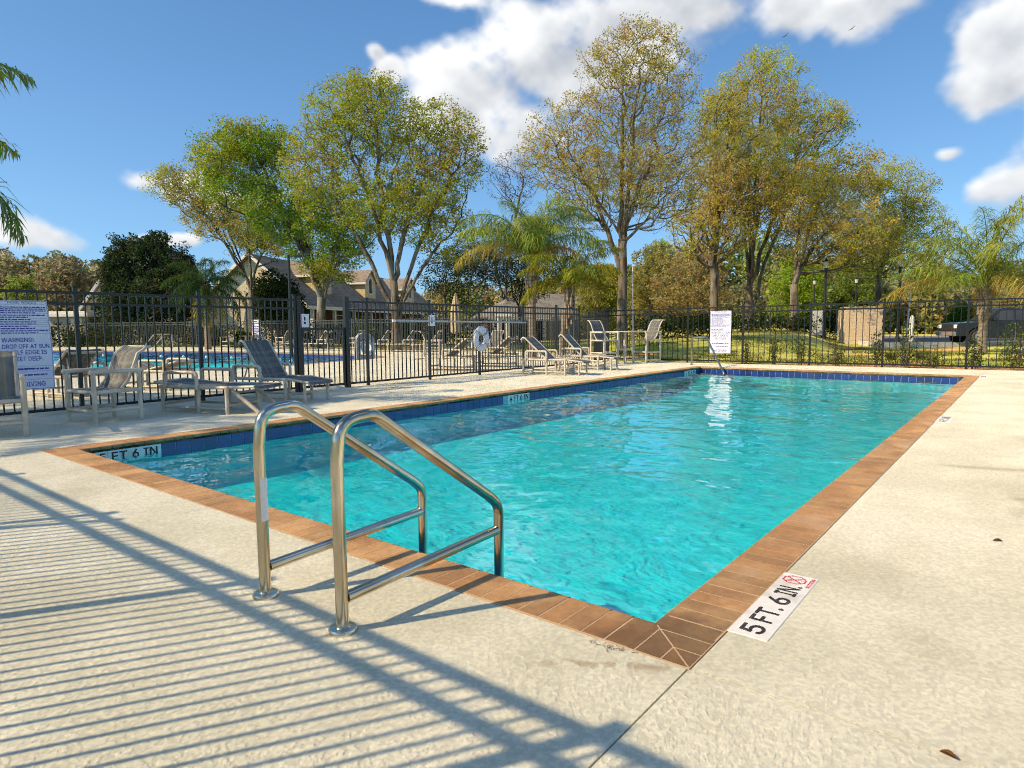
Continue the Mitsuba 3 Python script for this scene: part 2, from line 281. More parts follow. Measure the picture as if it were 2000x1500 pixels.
for i in range(k):
    put('waterline_tiles', 'tile', tile_ply, 'tile_%d' % rnd.randrange(3), frame((x0 + (i + .5) * (x1 - x0) / k, y1, 0), (-1, 0, 0), (0, -1, 0), (0, 0, 1)))
hid = [moved(tile_m, frame((x0 + (i + .5) * (x1 - x0) / k, y0, 0), (1, 0, 0), (0, 1, 0), (0, 0, 1))) for i in range(k)]
k = int((y1 - y0) / TP); hid += [moved(tile_m, frame((x1, y0 + (i + .5) * (y1 - y0) / k, 0), (0, 1, 0), (-1, 0, 0), (0, 0, 1))) for i in range(k)]
put('waterline_tiles', 'tile_rows', cat(hid), 'tile_0', kind='stuff')
tag('waterline_tiles', kind='structure')
def text(t, h, depth=.002, bold=False):
    return meshkit.text_mesh(t, h, depth, bold)
def fit(m, w, h):
    """lettering stretched to a width and height, lower left at the origin"""
    a, b = m.bounds; m = m.copy(); m.apply_translation(-a); m.apply_transform(np.diag([w / (b[0] - a[0]), h / (b[1] - a[1]), 1, 1])); return m
# depth markers set in the tile band of the left wall
for (a, b), words, lab in zip(marks, ('5 FT 6 IN', '4 FT 6 IN', '3 FT 6 IN'), ('white waterline depth tile reading 5 FT 6 IN in the near left pool corner', 'white waterline depth tile reading 4 FT 6 IN halfway along the left pool wall', 'white waterline depth tile beside the far pool steps')):
    t = thing('depth_marker', lab, 'depth marker')
    F = frame((x0, b, 0), (0, -1, 0), (0, 0, 1), (1, 0, 0))     # text x runs towards the camera side
    F = frame((x0, a, 0), (0, 1, 0), (0, 0, 1), (1, 0, 0)) if False else frame((x0, a, 0), (0, 1, 0), (0, 0, 1), (1, 0, 0))
    n = 5; w = (b - a) / n
    for i in range(n): put(t, 'tile', cbx(x0 + .002, x0 + .014, a + i * w + .002, a + (i + 1) * w - .002, tz0 + .003, tz1 - .003, .002), 'tile_white')
    put(t, 'lettering', moved(fit(text(words, .09, .002, True), (b - a) * .86, .085), frame((x0 + .0142, a + .05, tz0 + .045), (0, 1, 0), (0, 0, 1), (1, 0, 0))), 'dark_print')
# coping: bullnose bricks with mortar joints
BP = .1016; ov = .022
def brick(len_, wid):
    prof = [(0, 0), (0, .045), (.004, .049)] + [(len_ + ov - .018 + .018 * math.sin(t), .031 + .018 * math.cos(t)) for t in np.linspace(.1, PI / 2 + .9, 7)] + [(len_, 0)]
    m = trimesh.creation.extrude_polygon(Polygon(prof), wid, engine='earcut')
    m.apply_transform(frame((0, wid / 2, 0), (1, 0, 0), (0, 0, 1), (0, -1, 0))); return m     # x towards the water, z up
bm = brick(CW, BP - .0085); bm_ply = mikit.ply(bm, 'brick_0', 25)
put('pool_coping', 'mortar', prism(pool_out.buffer(.004, join_style=2).difference(sbox(x0 - .002, y0 - .002, x1 + .002, y1 + .002)), -.05, .0014), 'grout')
put('pool_coping', 'underside', cat([prism(sbox(x0 - .01, y0, x0 + .012, y1), -.056, -.03), prism(sbox(x1 - .012, y0, x1 + .01, y1), -.056, -.03), prism(sbox(x0, y1 - .012, x1, y1 + .01), -.056, -.03)]), 'underside')
ZB = -.0465
def row(p, d, inward, length, count, first, rest):
    """bricks along one edge, mitred corners left to the corner pieces"""
    p, d, w = np.array(p), np.array(d), np.array(inward); step = length / count; far = []
    for i in range(count):
        o = p + d * (i + .5) * step; M = frame((o[0], o[1], ZB + rnd.uniform(-.0008, .0008)), (w[0], w[1], 0), (-w[1], w[0], 0), (0, 0, 1))
        if i < first: put('pool_coping', 'brick', bm_ply, 'brick_%d' % rnd.randrange(4), M)
        else: far.append(moved(bm, M))
    if far: rest.append(cat(far))
rest = []
nx_, ny_ = round((PW - 2 * CW) / BP), round((PL - 2 * CW) / BP)
row((-CW, 0), (-1, 0), (0, 1), PW - 2 * CW, nx_, nx_, rest)          # near edge, from the right corner
row((0, CW), (0, 1), (-1, 0), PL - 2 * CW, ny_, 110, rest)           # right edge
row((-PW, CW), (0, 1), (1, 0), PL - 2 * CW, ny_, 90, rest)           # left edge
row((-CW, PL), (-1, 0), (0, -1), PW - 2 * CW, nx_, 0, rest)          # far edge
put('pool_coping', 'brick_rows', cat(rest), 'brick_0', 25, kind='stuff')
def mitre(cx, cy, sx, sy):
    """corner of cut bricks: a mitre and two cross joints"""
    c, e = CW + .006, .0035
    sq = sbox(0, 0, c, c); L = LineString([(0, 0), (c, c)]).buffer(e); m = BP
    joints = [L, LineString([(m, 0), (m, m)]).buffer(e), LineString([(0, m), (m, m)]).buffer(e), LineString([(2 * m, 0), (2 * m, 2 * m)]).buffer(e), LineString([(0, 2 * m), (2 * m, 2 * m)]).buffer(e)]
    for g in sq.difference(unary_union(joints)).geoms:
        if g.area < 2e-4: continue
        pr = prism(shapely.affinity.scale(g, sx, sy, origin=(0, 0)), ZB, ZB + .049); pr.apply_translation((cx, cy, 0)); put('pool_coping', 'brick', pr, 'brick_%d' % rnd.randrange(4))
import shapely.affinity
for a in ((0, 0, -1, 1), (-PW, 0, 1, 1), (0, PL, -1, -1), (-PW, PL, 1, -1)): mitre(*a)
tag('pool_coping', kind='structure')
# ------------------------------------------------------------------ water
def waves(x, y, seed, amp):
    r = np.random.RandomState(seed); z = np.zeros_like(x)
    wx = x + .25 * (meshkit.fbm(np.stack([x * 1.3, y * 1.3, x * 0], -1), 2, 4) - .5); wy = y + .25 * (meshkit.fbm(np.stack([x * 1.3, y * 1.3, x * 0 + 9], -1), 2, 6) - .5)
    for k in range(42):
        lam = .10 * 1.085 ** k * .9; a = r.normal(.9, .75); ph = r.uniform(0, 2 * PI); s = amp * lam / (2 * PI) * (1.0 if lam < .8 else .5) * r.uniform(.5, 1.3)
        z += s * np.sin(2 * PI / lam * (wx * math.cos(a) + wy * math.sin(a)) + ph)
    g = meshkit.fbm(np.stack([x * .5, y * .5, x * 0 + 2], -1), 3, 8)
    return z * (.55 + .9 * g)
wy_ = np.concatenate([np.arange(y0, 4.5, .02), np.arange(4.5, 9, .03), np.arange(9, y1, .045), [y1]]); wx_ = np.arange(x0, x1 + .01, (x1 - x0) / 250)
WX, WY = np.meshgrid(wx_, wy_)
put(None, 'pool_water', grid(WX, WY, WATER + waves(WX, WY, 3, .0125)), 'water', True); tag('pool_water', kind='structure')
# ------------------------------------------------------------------ the big pool behind the fence
bb = BIG.buffer(.02)
put('lap_pool_basin', 'floor', prism(bb, -.62, -.60), 'plaster')
ring = BIG.buffer(.12).difference(BIG)
put('lap_pool_basin', 'wall', prism(ring, -.64, -.05), 'tile_0'); tag('lap_pool_basin', kind='structure')
M_('lap_coping', {'type': 'diffuse', 'reflectance': proc(lambda p, n, uv: mix((.34, .19, .11), (.46, .30, .2), fbm(p.x * 3, p.y * 3, 2.0, 3)))})
put(None, 'lap_pool_coping', prism(BIG.buffer(.3).difference(BIG.buffer(-.02)), -.05, .003), 'lap_coping'); tag('lap_pool_coping', kind='structure')
bx0, by0, bx1, by1 = BIG.bounds
LX, LY = np.meshgrid(np.arange(bx0, bx1, .11), np.arange(by0, by1, .11)); v, f = grid(LX, LY, -.15 + waves(LX, LY, 8, .05))
fc = v[f].mean(1); f = f[shapely.contains_xy(BIG.buffer(.06), fc[:, 0], fc[:, 1])]
used = np.unique(f); inv = np.zeros(len(v), int); inv[used] = np.arange(len(used))
put(None, 'lap_pool_water', (v[used], inv[f]), 'water_lap', True); tag('lap_pool_water', kind='structure')
# ------------------------------------------------------------------ deck markers and the ladder
t = thing('deck_marker', 'large white deck plate reading 5 FT. 6 IN. with a red no diving emblem', 'depth marker')
D0 = (.003, .345); DW, DL = .148, .735
put(t, 'plate', cbx(D0[0], D0[0] + DW, D0[1], D0[1] + DL, -.003, .003, .001), 'tile_white')
def on_deck(m, x, y, z=.0031): return moved(m, frame((x, y, z), (0, 1, 0), (-1, 0, 0), (0, 0, 1)))    # reading along +y, tops towards the water
for w_, y_, l_ in (('5', .035, .075), ('FT.', .15, .165), ('6', .355, .075), ('IN.', .465, .125)):
    put(t, 'lettering', on_deck(fit(text(w_, .1, .0008, True), l_, .088), D0[0] + .118, D0[1] + y_), 'dark_print')
a8 = np.arange(8) * PI / 4 + PI / 8; oc = Polygon([(math.cos(a) * .052, math.sin(a) * .052) for a in a8]); ring8 = oc.difference(oc.buffer(-.006))
em = unary_union([ring8, LineString([(-.033, -.033), (.033, .033)]).buffer(.0026), LineString([(-.036, .027), (.034, -.03)]).buffer(.003), LineString([(-.03, -.009), (.038, .009)]).buffer(.0018)])
em = prism(shapely.affinity.translate(em, D0[0] + .064, D0[1] + .662), .0031, .0039); put(t, 'emblem', em, 'red_print')
put(t, 'lettering', on_deck(fit(text('NO DIVING', .03, .0008, True), .118, .018), D0[0] + .141, D0[1] + .60), 'red_print', )
for (a, b, w_), lab in zip(((7.0, 7.6, '4 FT. 6 IN.'), (15.0, 15.45, '3 FT. 6 IN.')), ('small weathered deck plate beside the right coping, halfway down the pool', 'small worn deck plate at the far right pool corner')):
    t = thing('deck_marker', lab, 'depth marker')
    put(t, 'plate', cbx(.006, .15, a, b, -.003, .003, .001), 'tile_white')
    put(t, 'lettering', on_deck(fit(text(w_, .1, .0008, True), (b - a) * .85, .085), .118, a + .04), 'dark_print')
def hand_rail(x, lab, sticker):
    t = thing('ladder_rail', lab, 'handrail', 'steel ladder rails at the pool')
    r = .0245
    pts = [(x, -.545, 0), (x, -.548, .60), (x, -.535, .715), (x, -.48, .785), (x, -.385, .805), (x, -.29, .765), (x, -.20, .70), (x, .02, .545), (x, .24, .39), (x, .325, .325), (x, .375, .25), (x, .385, .16), (x, .385, -.30)]
    from scipy.interpolate import splprep, splev
    P = np.array(pts); tck, u = splprep(P.T[1:], s=0, k=3); Q = np.array(splev(np.linspace(0, 1, 80), tck)).T
    P = fillet([(x, -.546, .006), (x, -.550, .64), (x, -.535, .80), (x, -.375, .815), (x, .30, .352), (x, .385, .285), (x, .385, -.32)], .115, 10)
    put(t, 'rail', tube(P, r, 20), 'steel', 60)
    put(t, 'crossbar', tube([(x, -.525, .127), (x, .37, .162)], .0225, 18), 'steel', 60)
    put(t, 'base_flange', moved(lathe([(0, 0), (.054, 0), (.054, .010), (.050, .017), (.030, .019), (.0255, .024), (0, .024)], 40), mat4(x, -.546, 0)), 'steel', 40)
    if sticker:
        a = np.linspace(-.7, .85, 8) + .05; m = []
        for za, zb in ((.335, .52),):
            V = [(x + (r + .0012) * math.cos(s), -.548 + (r + .0012) * math.sin(s), z) for z in (za, zb) for s in a]; n = len(a)
            m = trimesh.Trimesh(V, [f for i in range(n - 1) for f in ((i, i + 1, n + i + 1), (i, n + i + 1, n + i))], process=False)
        put(t, 'sticker', m, 'sticker', True)
hand_rail(-1.681, 'left ladder rail of polished steel, with a white sticker on its post', True)
hand_rail(-1.147, 'right ladder rail of polished steel, nearer the camera and without a sticker', False)
t = thing('step_handrail', 'slim steel handrail over the entry steps at the far end of the pool', 'handrail')
put(t, 'rail', tube(fillet([(-6.83, 16.0, 0), (-6.84, 15.99, .80), (-6.33, 15.8, .82), (-5.55, 15.1, -.12), (-5.45, 15.0, -.40)], .09, 6), .027, 12), 'steel', 60)
put(t, 'base_flange', moved(lathe([(0, 0), (.05, 0), (.048, .014), (0, .018)], 20), mat4(-6.83, 16.0, 0)), 'steel', 40)
# ------------------------------------------------------------------ fences
def fence_run(t, pts, H0, H1, post_at, pitch, skip=(), rails=(.065, .215), picks=True, post=.052, bsdf='black_metal', base=.07, pw=.0085):
    """a run from pts[0] to pts[1]; heights go from H0 to H1; posts at the given fractions"""
    A, B = np.array(pts[0], float), np.array(pts[1], float); d = B - A; Lh = np.linalg.norm(d); d /= Lh; nrm = np.array([-d[1], d[0]])
    z0 = lambda s: 0.0
    Hs = lambda s: H0 + (H1 - H0) * s / Lh
    F = lambda s: frame((A[0] + d[0] * s, A[1] + d[1] * s, 0), (d[0], d[1], 0), (nrm[0], nrm[1], 0), (0, 0, 1))
    ps = sorted(post_at)
    for s in ps:
        m = cat([cbx(-post / 2, post / 2, -post / 2, post / 2, -.1, Hs(s) + .015, .004), cbx(-post / 2 - .006, post / 2 + .006, -post / 2 - .006, post / 2 + .006, Hs(s) + .015, Hs(s) + .03, .004)])
        put(t, 'post', moved(m, F(s)), bsdf)
    segs = [(a, b) for a, b in zip(ps[:-1], ps[1:]) if not any(abs(a - u) < .05 for u in skip)]
    for a, b in segs:
        for zr in (lambda s: Hs(s) - rails[0], lambda s: Hs(s) - rails[1], lambda s: base):
            za, zb = zr(a), zr(b); m = cbx(0, b - a - post, -.019, .019, -.019, .019, .003); m.apply_transform(np.array([[1, 0, 0, 0], [0, 1, 0, 0], [(zb - za) / (b - a), 0, 1, 0], [0, 0, 0, 1.0]]))
            m.apply_translation((post / 2, 0, za)); put(t, 'rail', moved(m, F(a)), bsdf)
    pk = bx(-pw, pw, -pw, pw, 0, 1); rows = []
    pl = None
    for a, b in segs:
        n = max(1, int(round((b - a) / pitch)))
        for i in range(1, n):
            s = a + (b - a) * i / n; zt = Hs(s) - rails[0] + (.0 if picks != 'tall' else .05); M = F(s).copy(); M[2, 2] = zt - base + .012; M[2, 3] = base - .012
            if picks is None: rows.append(moved(pk, M))
            else:
                pl = pl or PICKET(); put(t, 'picket', pl, bsdf, M)
    if rows: put(t, 'picket_row', cat(rows), bsdf, kind='stuff')
_pk = []
def PICKET():
    if not _pk: _pk.append(mikit.ply(bx(-.0085, .0085, -.0085, .0085, 0, 1), 'black_metal', False))
    return _pk[0]
FX = -9.48
t = thing('pool_fence', 'black metal picket fence with a gate opening, running along the left deck behind the loungers', 'fence')
ys_ = [-2.44, -.55, 1.33, 3.03, 4.74, 5.86, 6.36, 8.07, 9.72, 11.45, 12.95, 14.1]
fence_run(t, [(FX, -2.44), (FX, 14.1)], 1.72, 1.70, [y + 2.44 for y in ys_], .111, skip=[4.74 + 2.44])
fence_run(t, [(FX, 14.1), (-10.15, 16.95)], 1.70, 1.69, [1.5, 2.928], .11)
# heavier gate posts
for y, h in ((4.74, 1.72), (5.86, 1.74)): put(t, 'gate_post', cbx(FX - .045, FX + .045, y - .045 + (.07 if y < 5 else 0), y + .045 + (.07 if y < 5 else 0), -.1, h, .005), 'black_metal')
t = thing('pool_gate', 'low black metal gate of spaced pickets between two taller fence posts', 'gate')
ga, gb = 4.875, 5.79
for z in (1.13, .07): put(t, 'rail', cbx(FX - .02, FX + .02, ga, gb, z - .02, z + .02, .003), 'black_metal')
for y in (ga, gb): put(t, 'stile', cbx(FX - .021, FX + .021, y - .021, y + .021, .04, 1.155, .003), 'black_metal')
for i in range(1, 8): put(t, 'picket', PICKET(), 'black_metal', np.array([[1, 0, 0, FX], [0, 1, 0, ga + (gb - ga) * i / 8], [0, 0, 1.04, .08], [0, 0, 0, 1.0]]))
put(t, 'latch', cat([cbx(FX - .03, FX + .05, ga - .02, ga + .03, 1.0, 1.5, .004), lathe([(0, 0), (.018, 0), (.018, .05), (0, .06)], 10).apply_transform(mat4(FX + .04, ga, 1.5))]), 'black_metal')
t = thing('back_fence', 'tall black picket fence at the far end of the pool, in front of the lawn', 'fence')
fl = np.linalg.norm(FAR_B - FAR_A)
fps = [0.0] + [(x - FAR_A[0]) / (FAR_B[0] - FAR_A[0]) * fl for x in (-8.75, -7.5, -5.85, -4.03, -2.25, -.42, 1.4, 3.2, 5.0, 6.4)]
fence_run(t, [FAR_A, FAR_B], 1.70, 1.86, fps, .158)
t = thing('near_fence', 'black picket fence behind the viewer that casts the striped shadow on the deck', 'fence')
fence_run(t, [(FX, -2.44), (7.4, -2.44)], 1.70, 1.70, [1e-3] + [FX * -1 + x for x in (-8.4, -6.6, -4.78, -3.0, -1.18, .64, 2.46, 4.3, 6.1, 7.3)], .086, rails=(.04, .178), picks=None, pw=.0066)
put(t, 'brace', tube([(-4.9, -2.5, .25), (-4.60, -2.5, 1.75)], .03, 8), 'black_metal')
t = thing('lap_pool_fence', 'dark picket fence with pale grey top rails on the far side of the lap pool', 'fence')
poly = [(-51, 13.6), (-36, 18.9), (-26, 20.7), (-16, 22.0), (-10.3, 17.0)]
for a, b in zip(poly[:-1], poly[1:]):
    Lr = math.dist(a, b); n = max(2, round(Lr / 2.0)); fence_run(t, [a, b], 1.62, 1.62, [Lr * i / n for i in range(n + 1)], .115, picks=None, bsdf='grey_metal')
# ------------------------------------------------------------------ pool rule signs
def rules_sign(y_or, label, F, w, h, curl=0.0):
    """F: frame with x along the reading direction, y up, z out of the face"""
    t = thing('pool_rules_sign', label, 'sign')
    n = 14; V, Fc = [], []
    def bend(m):
        m = m.copy(); v = np.array(m.vertices); k = v[:, 1] / h
        v[:, 2] += curl * (np.clip(.75 - k, 0, 1) ** 2 * .16 - .02 * np.sin(k * 3)); v[:, 0] += curl * .035 * np.sin((1 - k) * 3.0) * (v[:, 0] / w)
        m.vertices = v; return moved(m, F)
    P = trimesh.creation.box((w, h, .006)); P = P.subdivide_to_size(.07); P.apply_translation((w / 2, h / 2, 0)); put(t, 'panel', bend(P), 'sign_face')
    bd = [bx(.012 * w, .988 * w, y, y + .006 * h, .0034, .0042) for y in (.006 * h, .988 * h)] + [bx(x, x + .01 * w, .008 * h, .992 * h, .0034, .0042) for x in (.012 * w, .978 * w)]
    for yy in (.955, .115, .205, .262): bd.append(bx(.02 * w, .98 * w, yy * h - .0015, yy * h + .0015, .0034, .0042))
    fine = lambda ms: cat([m.subdivide_to_size(.08) for m in ms])
    put(t, 'border', bend(fine(bd)), 'blue_print')
    def line(s, yc, hh, ww, xc=.5, b=True):
        m = fit(text(s, .05, .0008, b), ww * w, hh * h); m.apply_translation((xc * w - ww * w / 2, yc * h, .0034)); return m.subdivide_to_size(.09)
    big = [line('POOL RULES', .962, .022, .56), line('WARNING:', .535, .05, .60, .36), line('DROP OFF AT SUN', .462, .05, .88, .5), line('SHELF EDGE IS', .394, .05, .76, .5), line('FEET DEEP.', .322, .05, .56, .52), line('NO DIVING', .035, .055, .62)]
    put(t, 'lettering', bend(cat(big)), 'blue_print')
    r = random.Random(9); rows = []
    ys2 = [.925, .905, .885, .862, .835, .812, .787, .762, .737, .712, .687, .662, .637]; full = {0, 1, 2, 4, 11}
    for i, y in enumerate(ys2):
        x = .06; end = .93 if i in full else r.uniform(.45, .75)
        while x < end:
            l = r.uniform(.03, .11); l = min(l, end - x + .02); rows.append(bx(x * w, (x + l) * w, (y - .0065) * h, (y + .0065) * h, .0034, .0042)); x += l + .014
        if i not in full: rows.append(bx((end + .03) * w, .97 * w, (y - .009) * h, (y - .006) * h, .0034, .0042))
    for y, a, b in ((.232, .1, .9), (.235, .3, .6), (.165, .28, .86)):
        x = a
        while x < b: l = r.uniform(.05, .12); rows.append(bx(x * w, min(x + l, b) * w, (y - .009) * h, (y + .009) * h, .0034, .0042)); x += l + .016
    put(t, 'fine_print', bend(cat(rows)), 'blue_print', kind='stuff')
    return t
rules_sign(0, 'curled white pool rules board on the left fence, behind the end chair', frame((FX + .04, .43, .37), (0, 1, 0), (0, 0, 1), (1, 0, 0)), .55, 1.16, 1.0)
dF = (FAR_B - FAR_A) / fl; yF = lambda x: FAR_A[1] + (x - FAR_A[0]) * dF[1] / dF[0]
rules_sign(0, 'flat white pool rules board on the far fence, behind the step handrail', frame((-6.80, yF(-6.80) - .035, .30), (dF[0], dF[1], 0), (0, 0, 1), (dF[1], -dF[0], 0)), .62, 1.27, 0.0)
# small notices, life buoy, ring case and reaching pole hung on the left fence
for y, z, lab in ((4.84, 1.16, 'small white notice with red edge on the gate latch post'), (8.03, 1.17, 'small white notice with red edge on a fence post beside the reaching pole')):
    t = thing('notice', lab, 'notice'); put(t, 'panel', cbx(FX + .052, FX + .058, y - .02, y + .16, z, z + .24, .001), 'sign_white'); put(t, 'edge_strip', cbx(FX + .0585, FX + .0605, y - .02, y + .005, z, z + .24, .0004), 'red_print')
    put(t, 'symbol', cat([cbx(FX + .0585, FX + .0602, y + .05, y + .09, z + .06, z + .10, .0004), cbx(FX + .0585, FX + .0602, y + .055, y + .085, z + .12, z + .19, .0004)]), 'dark_print')
plain('buoy_white', (.66, .69, .74), .45)
plain('buoy_grey', (.36, .38, .40), .6)
plain('pole_metal', (.42, .45, .44), .35)
t = thing('life_buoy', 'round white life buoy hanging on the left fence beside the raised loungers', 'life buoy')
tor = trimesh.creation.torus(.19, .085, 40, 16); tor.apply_transform(np.diag([1, 1.1, .62, 1])); put(t, 'ring', moved(tor, frame((FX + .09, 9.69, .86), (0, 1, 0), (0, 0, 1), (1, 0, 0))), 'buoy_white', True)
for a in range(4):
    m = tube([(.19 * math.cos(s) + .085 * math.cos(a * PI / 2) * 0, 0, 0) for s in (0, 1)], .01, 6) if False else trimesh.creation.torus(.088, .012, 16, 8)
    m.apply_transform(np.diag([1, 1, 1.6, 1])); c = a * PI / 2 + PI / 4
    put(t, 'strap', moved(moved(m, frame((.19 * math.cos(c), .19 * math.sin(c) * 1.1, 0), (math.cos(c), math.sin(c), 0), (0, 0, 1), (math.sin(c), -math.cos(c), 0))), frame((FX + .09, 9.69, .86), (0, 1, 0), (0, 0, 1), (1, 0, 0))), 'buoy_grey', True)
t = thing('reaching_pole', 'long pale grey rescue pole hung level along the left fence', 'pole')
put(t, 'shaft', tube([(FX + .05, 7.02, 1.285), (FX + .05, 11.5, 1.245)], .019, 10), 'pole_metal', 60)
put(t, 'tip', tube([(FX + .05, 6.98, 1.2855), (FX + .05, 7.06, 1.285)], .026, 10), 'sign_white', 60)
t = thing('ring_buoy_case', 'open grey horseshoe case with a white ring buoy, right of the gate', 'case')
hs = unary_union([LineString([(-.24, -.02), (-.24, .16)]).buffer(.07), LineString([(.24, -.02), (.24, .16)]).buffer(.07)] + [LineString([(.24 * math.cos(a), .16 + .17 * math.sin(a)), (.24 * math.cos(a + .3), .16 + .17 * math.sin(a + .3))]).buffer(.07) for a in np.arange(0, PI, .28)] + [LineString([(-.22, -.26), (.22, -.26)]).buffer(.06), LineString([(-.24, -.26), (-.24, 0)]).buffer(.07), LineString([(.24, -.26), (.24, 0)]).buffer(.07)])
m = prism(hs, 0, .07); put(t, 'case', moved(m, frame((FX - .20, 6.42, .75), (0, .74, 0), (0, 0, .74), (1, 0, 0))), 'buoy_grey')
tor = trimesh.creation.torus(.12, .038, 30, 10); put(t, 'ring_buoy', moved(tor, frame((FX - .11, 6.45, .76), (0, 1, 0), (0, 0, 1), (1, 0, 0))), 'buoy_white', True)
# ------------------------------------------------------------------ sling furniture of pale tube
def sling(profile, w, sag=.012, n=6):
    """a strip of fabric along a profile of (x, z) points, w wide; returns mesh, uv (u across, v along)"""
    P = np.asarray(profile, float); d = np.r_[0, np.cumsum(np.linalg.norm(np.diff(P, axis=0), axis=1))]; V, U, Fc = [], [], []
    for (x, z), s in zip(P, d):
        for j in range(n + 1):
            u = j / n; V.append((x, (u - .5) * w, z - sag * math.sin(PI * u))); U.append((u, s))
    m = n + 1
    for i in range(len(P) - 1):
        for j in range(n): a = i * m + j; Fc += [(a, a + 1, a + m + 1), (a, a + m + 1, a + m)]
    return trimesh.Trimesh(V, Fc, process=False), np.array(U)
def put_sling(t, name, prof, w, M, bsdf='sling'):
    m, uv = sling(prof, w); put(t, name, m, bsdf, True, M, uv=uv)
R_ = .0245
def chaise(x, y, rz, label, back=62, bl=.76, foot=-6, arms=True, bsdf='sling', group='sling loungers on the pool deck', low=False, simple=False, knee=0):
    """lounger with its head at the origin, foot towards +x"""
    t = thing('sun_lounger', label, 'sun lounger', group); M = mat4(x, y, 0, rz); w, h = .62, .36; hx, L = .92, 1.80; kx = 1.40
    for s in (-1, 1):
        put(t, 'side_rail', tube([(.28, s * w / 2, h), (kx, s * w / 2, h)], R_, 8), 'pvc', 60, M)
        for lx in ((.32, .92, 1.38) if not simple else (.32, 1.38)): put(t, 'leg', tube([(lx, s * w / 2, 0), (lx, s * w / 2, h - .01)], R_ * 1.05, 8), 'pvc', 60, M)
        put(t, 'skid', tube([(.32, s * w / 2, .075), (1.38, s * w / 2, .075)], R_ * .8, 6), 'pvc', 60, M)
        if arms: put(t, 'armrest', tube(fillet([(.40, s * (w / 2 + .035), h - .03), (.40, s * (w / 2 + .035), h + .20), (.93, s * (w / 2 + .035), h + .20), (.93, s * (w / 2 + .035), h - .03)], .05, 4), R_, 8), 'pvc', 60, M)
    for lx in (.32, .90, 1.38): put(t, 'crossbar', tube([(lx, -w / 2, .12 if lx != .90 else h - .03), (lx, w / 2, .12 if lx != .90 else h - .03)], R_ * .85, 6), 'pvc', 60, M)
    b = math.radians(back); c, s_ = math.cos(b), math.sin(b)
    P0 = np.array([hx, h + .012])
    bp = [P0 + np.array([-c, s_]) * bl * k for k in np.linspace(0, 1, 8)]
    curl = [bp[-1] + np.array([-math.sin(q + (PI / 2 - b)) * 0 - .05 * q - .02, .035 * math.sin(q * 1.4) - .03 * q * q]) for q in (.4, .9, 1.5)] if back > 20 else []
    for s in (-1, 1): put(t, 'back_rail', tube([(p[0], s * (w / 2 - .03), p[1] - .012) for p in bp + curl], R_ * .85, 7), 'pvc', 60, M)
    put(t, 'back_bar', tube([((bp + curl)[-1][0], -w / 2 + .03, (bp + curl)[-1][1] - .012), ((bp + curl)[-1][0], w / 2 - .03, (bp + curl)[-1][1] - .012)], R_ * .85, 7), 'pvc', 60, M)
    put_sling(t, 'back_sling', (bp + curl)[::-1], w - .07, M, bsdf)
    if back > 20: [put(t, 'prop', tube([(hx - .45, s * .2, h - .02), tuple(np.array([(P0 + np.array([-c, s_]) * .5)[0], s * .2, (P0 + np.array([-c, s_]) * .5)[1] - .02]))], .012, 5), 'pvc', 60, M) for s in (-1, 1)]
    k = math.radians(knee)
    put_sling(t, 'seat_sling', [(hx, h + .012), (hx + .24, h + .004 + .24 * math.tan(k)), (kx, h + .012 + .48 * math.tan(k))], w - .05, M, bsdf)
    f = math.radians(foot); fl_ = L - kx; zk = h + .48 * math.tan(k); fe = (kx + fl_ * math.cos(f), zk + fl_ * math.sin(f))
    for s in (-1, 1):
        put(t, 'foot_rail', tube([(kx, s * (w / 2 - .03), zk), (fe[0], s * (w / 2 - .03), fe[1])], R_ * .85, 7), 'pvc', 60, M)
        if not low: put(t, 'leg', tube([(fe[0] - .08, s * (w / 2 - .03), 0), (fe[0] - .08, s * (w / 2 - .03), fe[1])], R_, 7), 'pvc', 60, M)
        else: put(t, 'fold_leg', tube([(kx + .02, s * (w / 2 - .08), zk - .05), (kx + .42, s * (w / 2 - .08), .03)], R_ * 1.15, 7), 'pvc', 60, M)
    put_sling(t, 'foot_sling', [(kx + .02, zk + .014), (kx + fl_ * .5, (zk + fe[1]) / 2 + .012), (fe[0], fe[1] + .012), (fe[0] + .04, fe[1] - .03)], w - .06, M, bsdf)
    return t
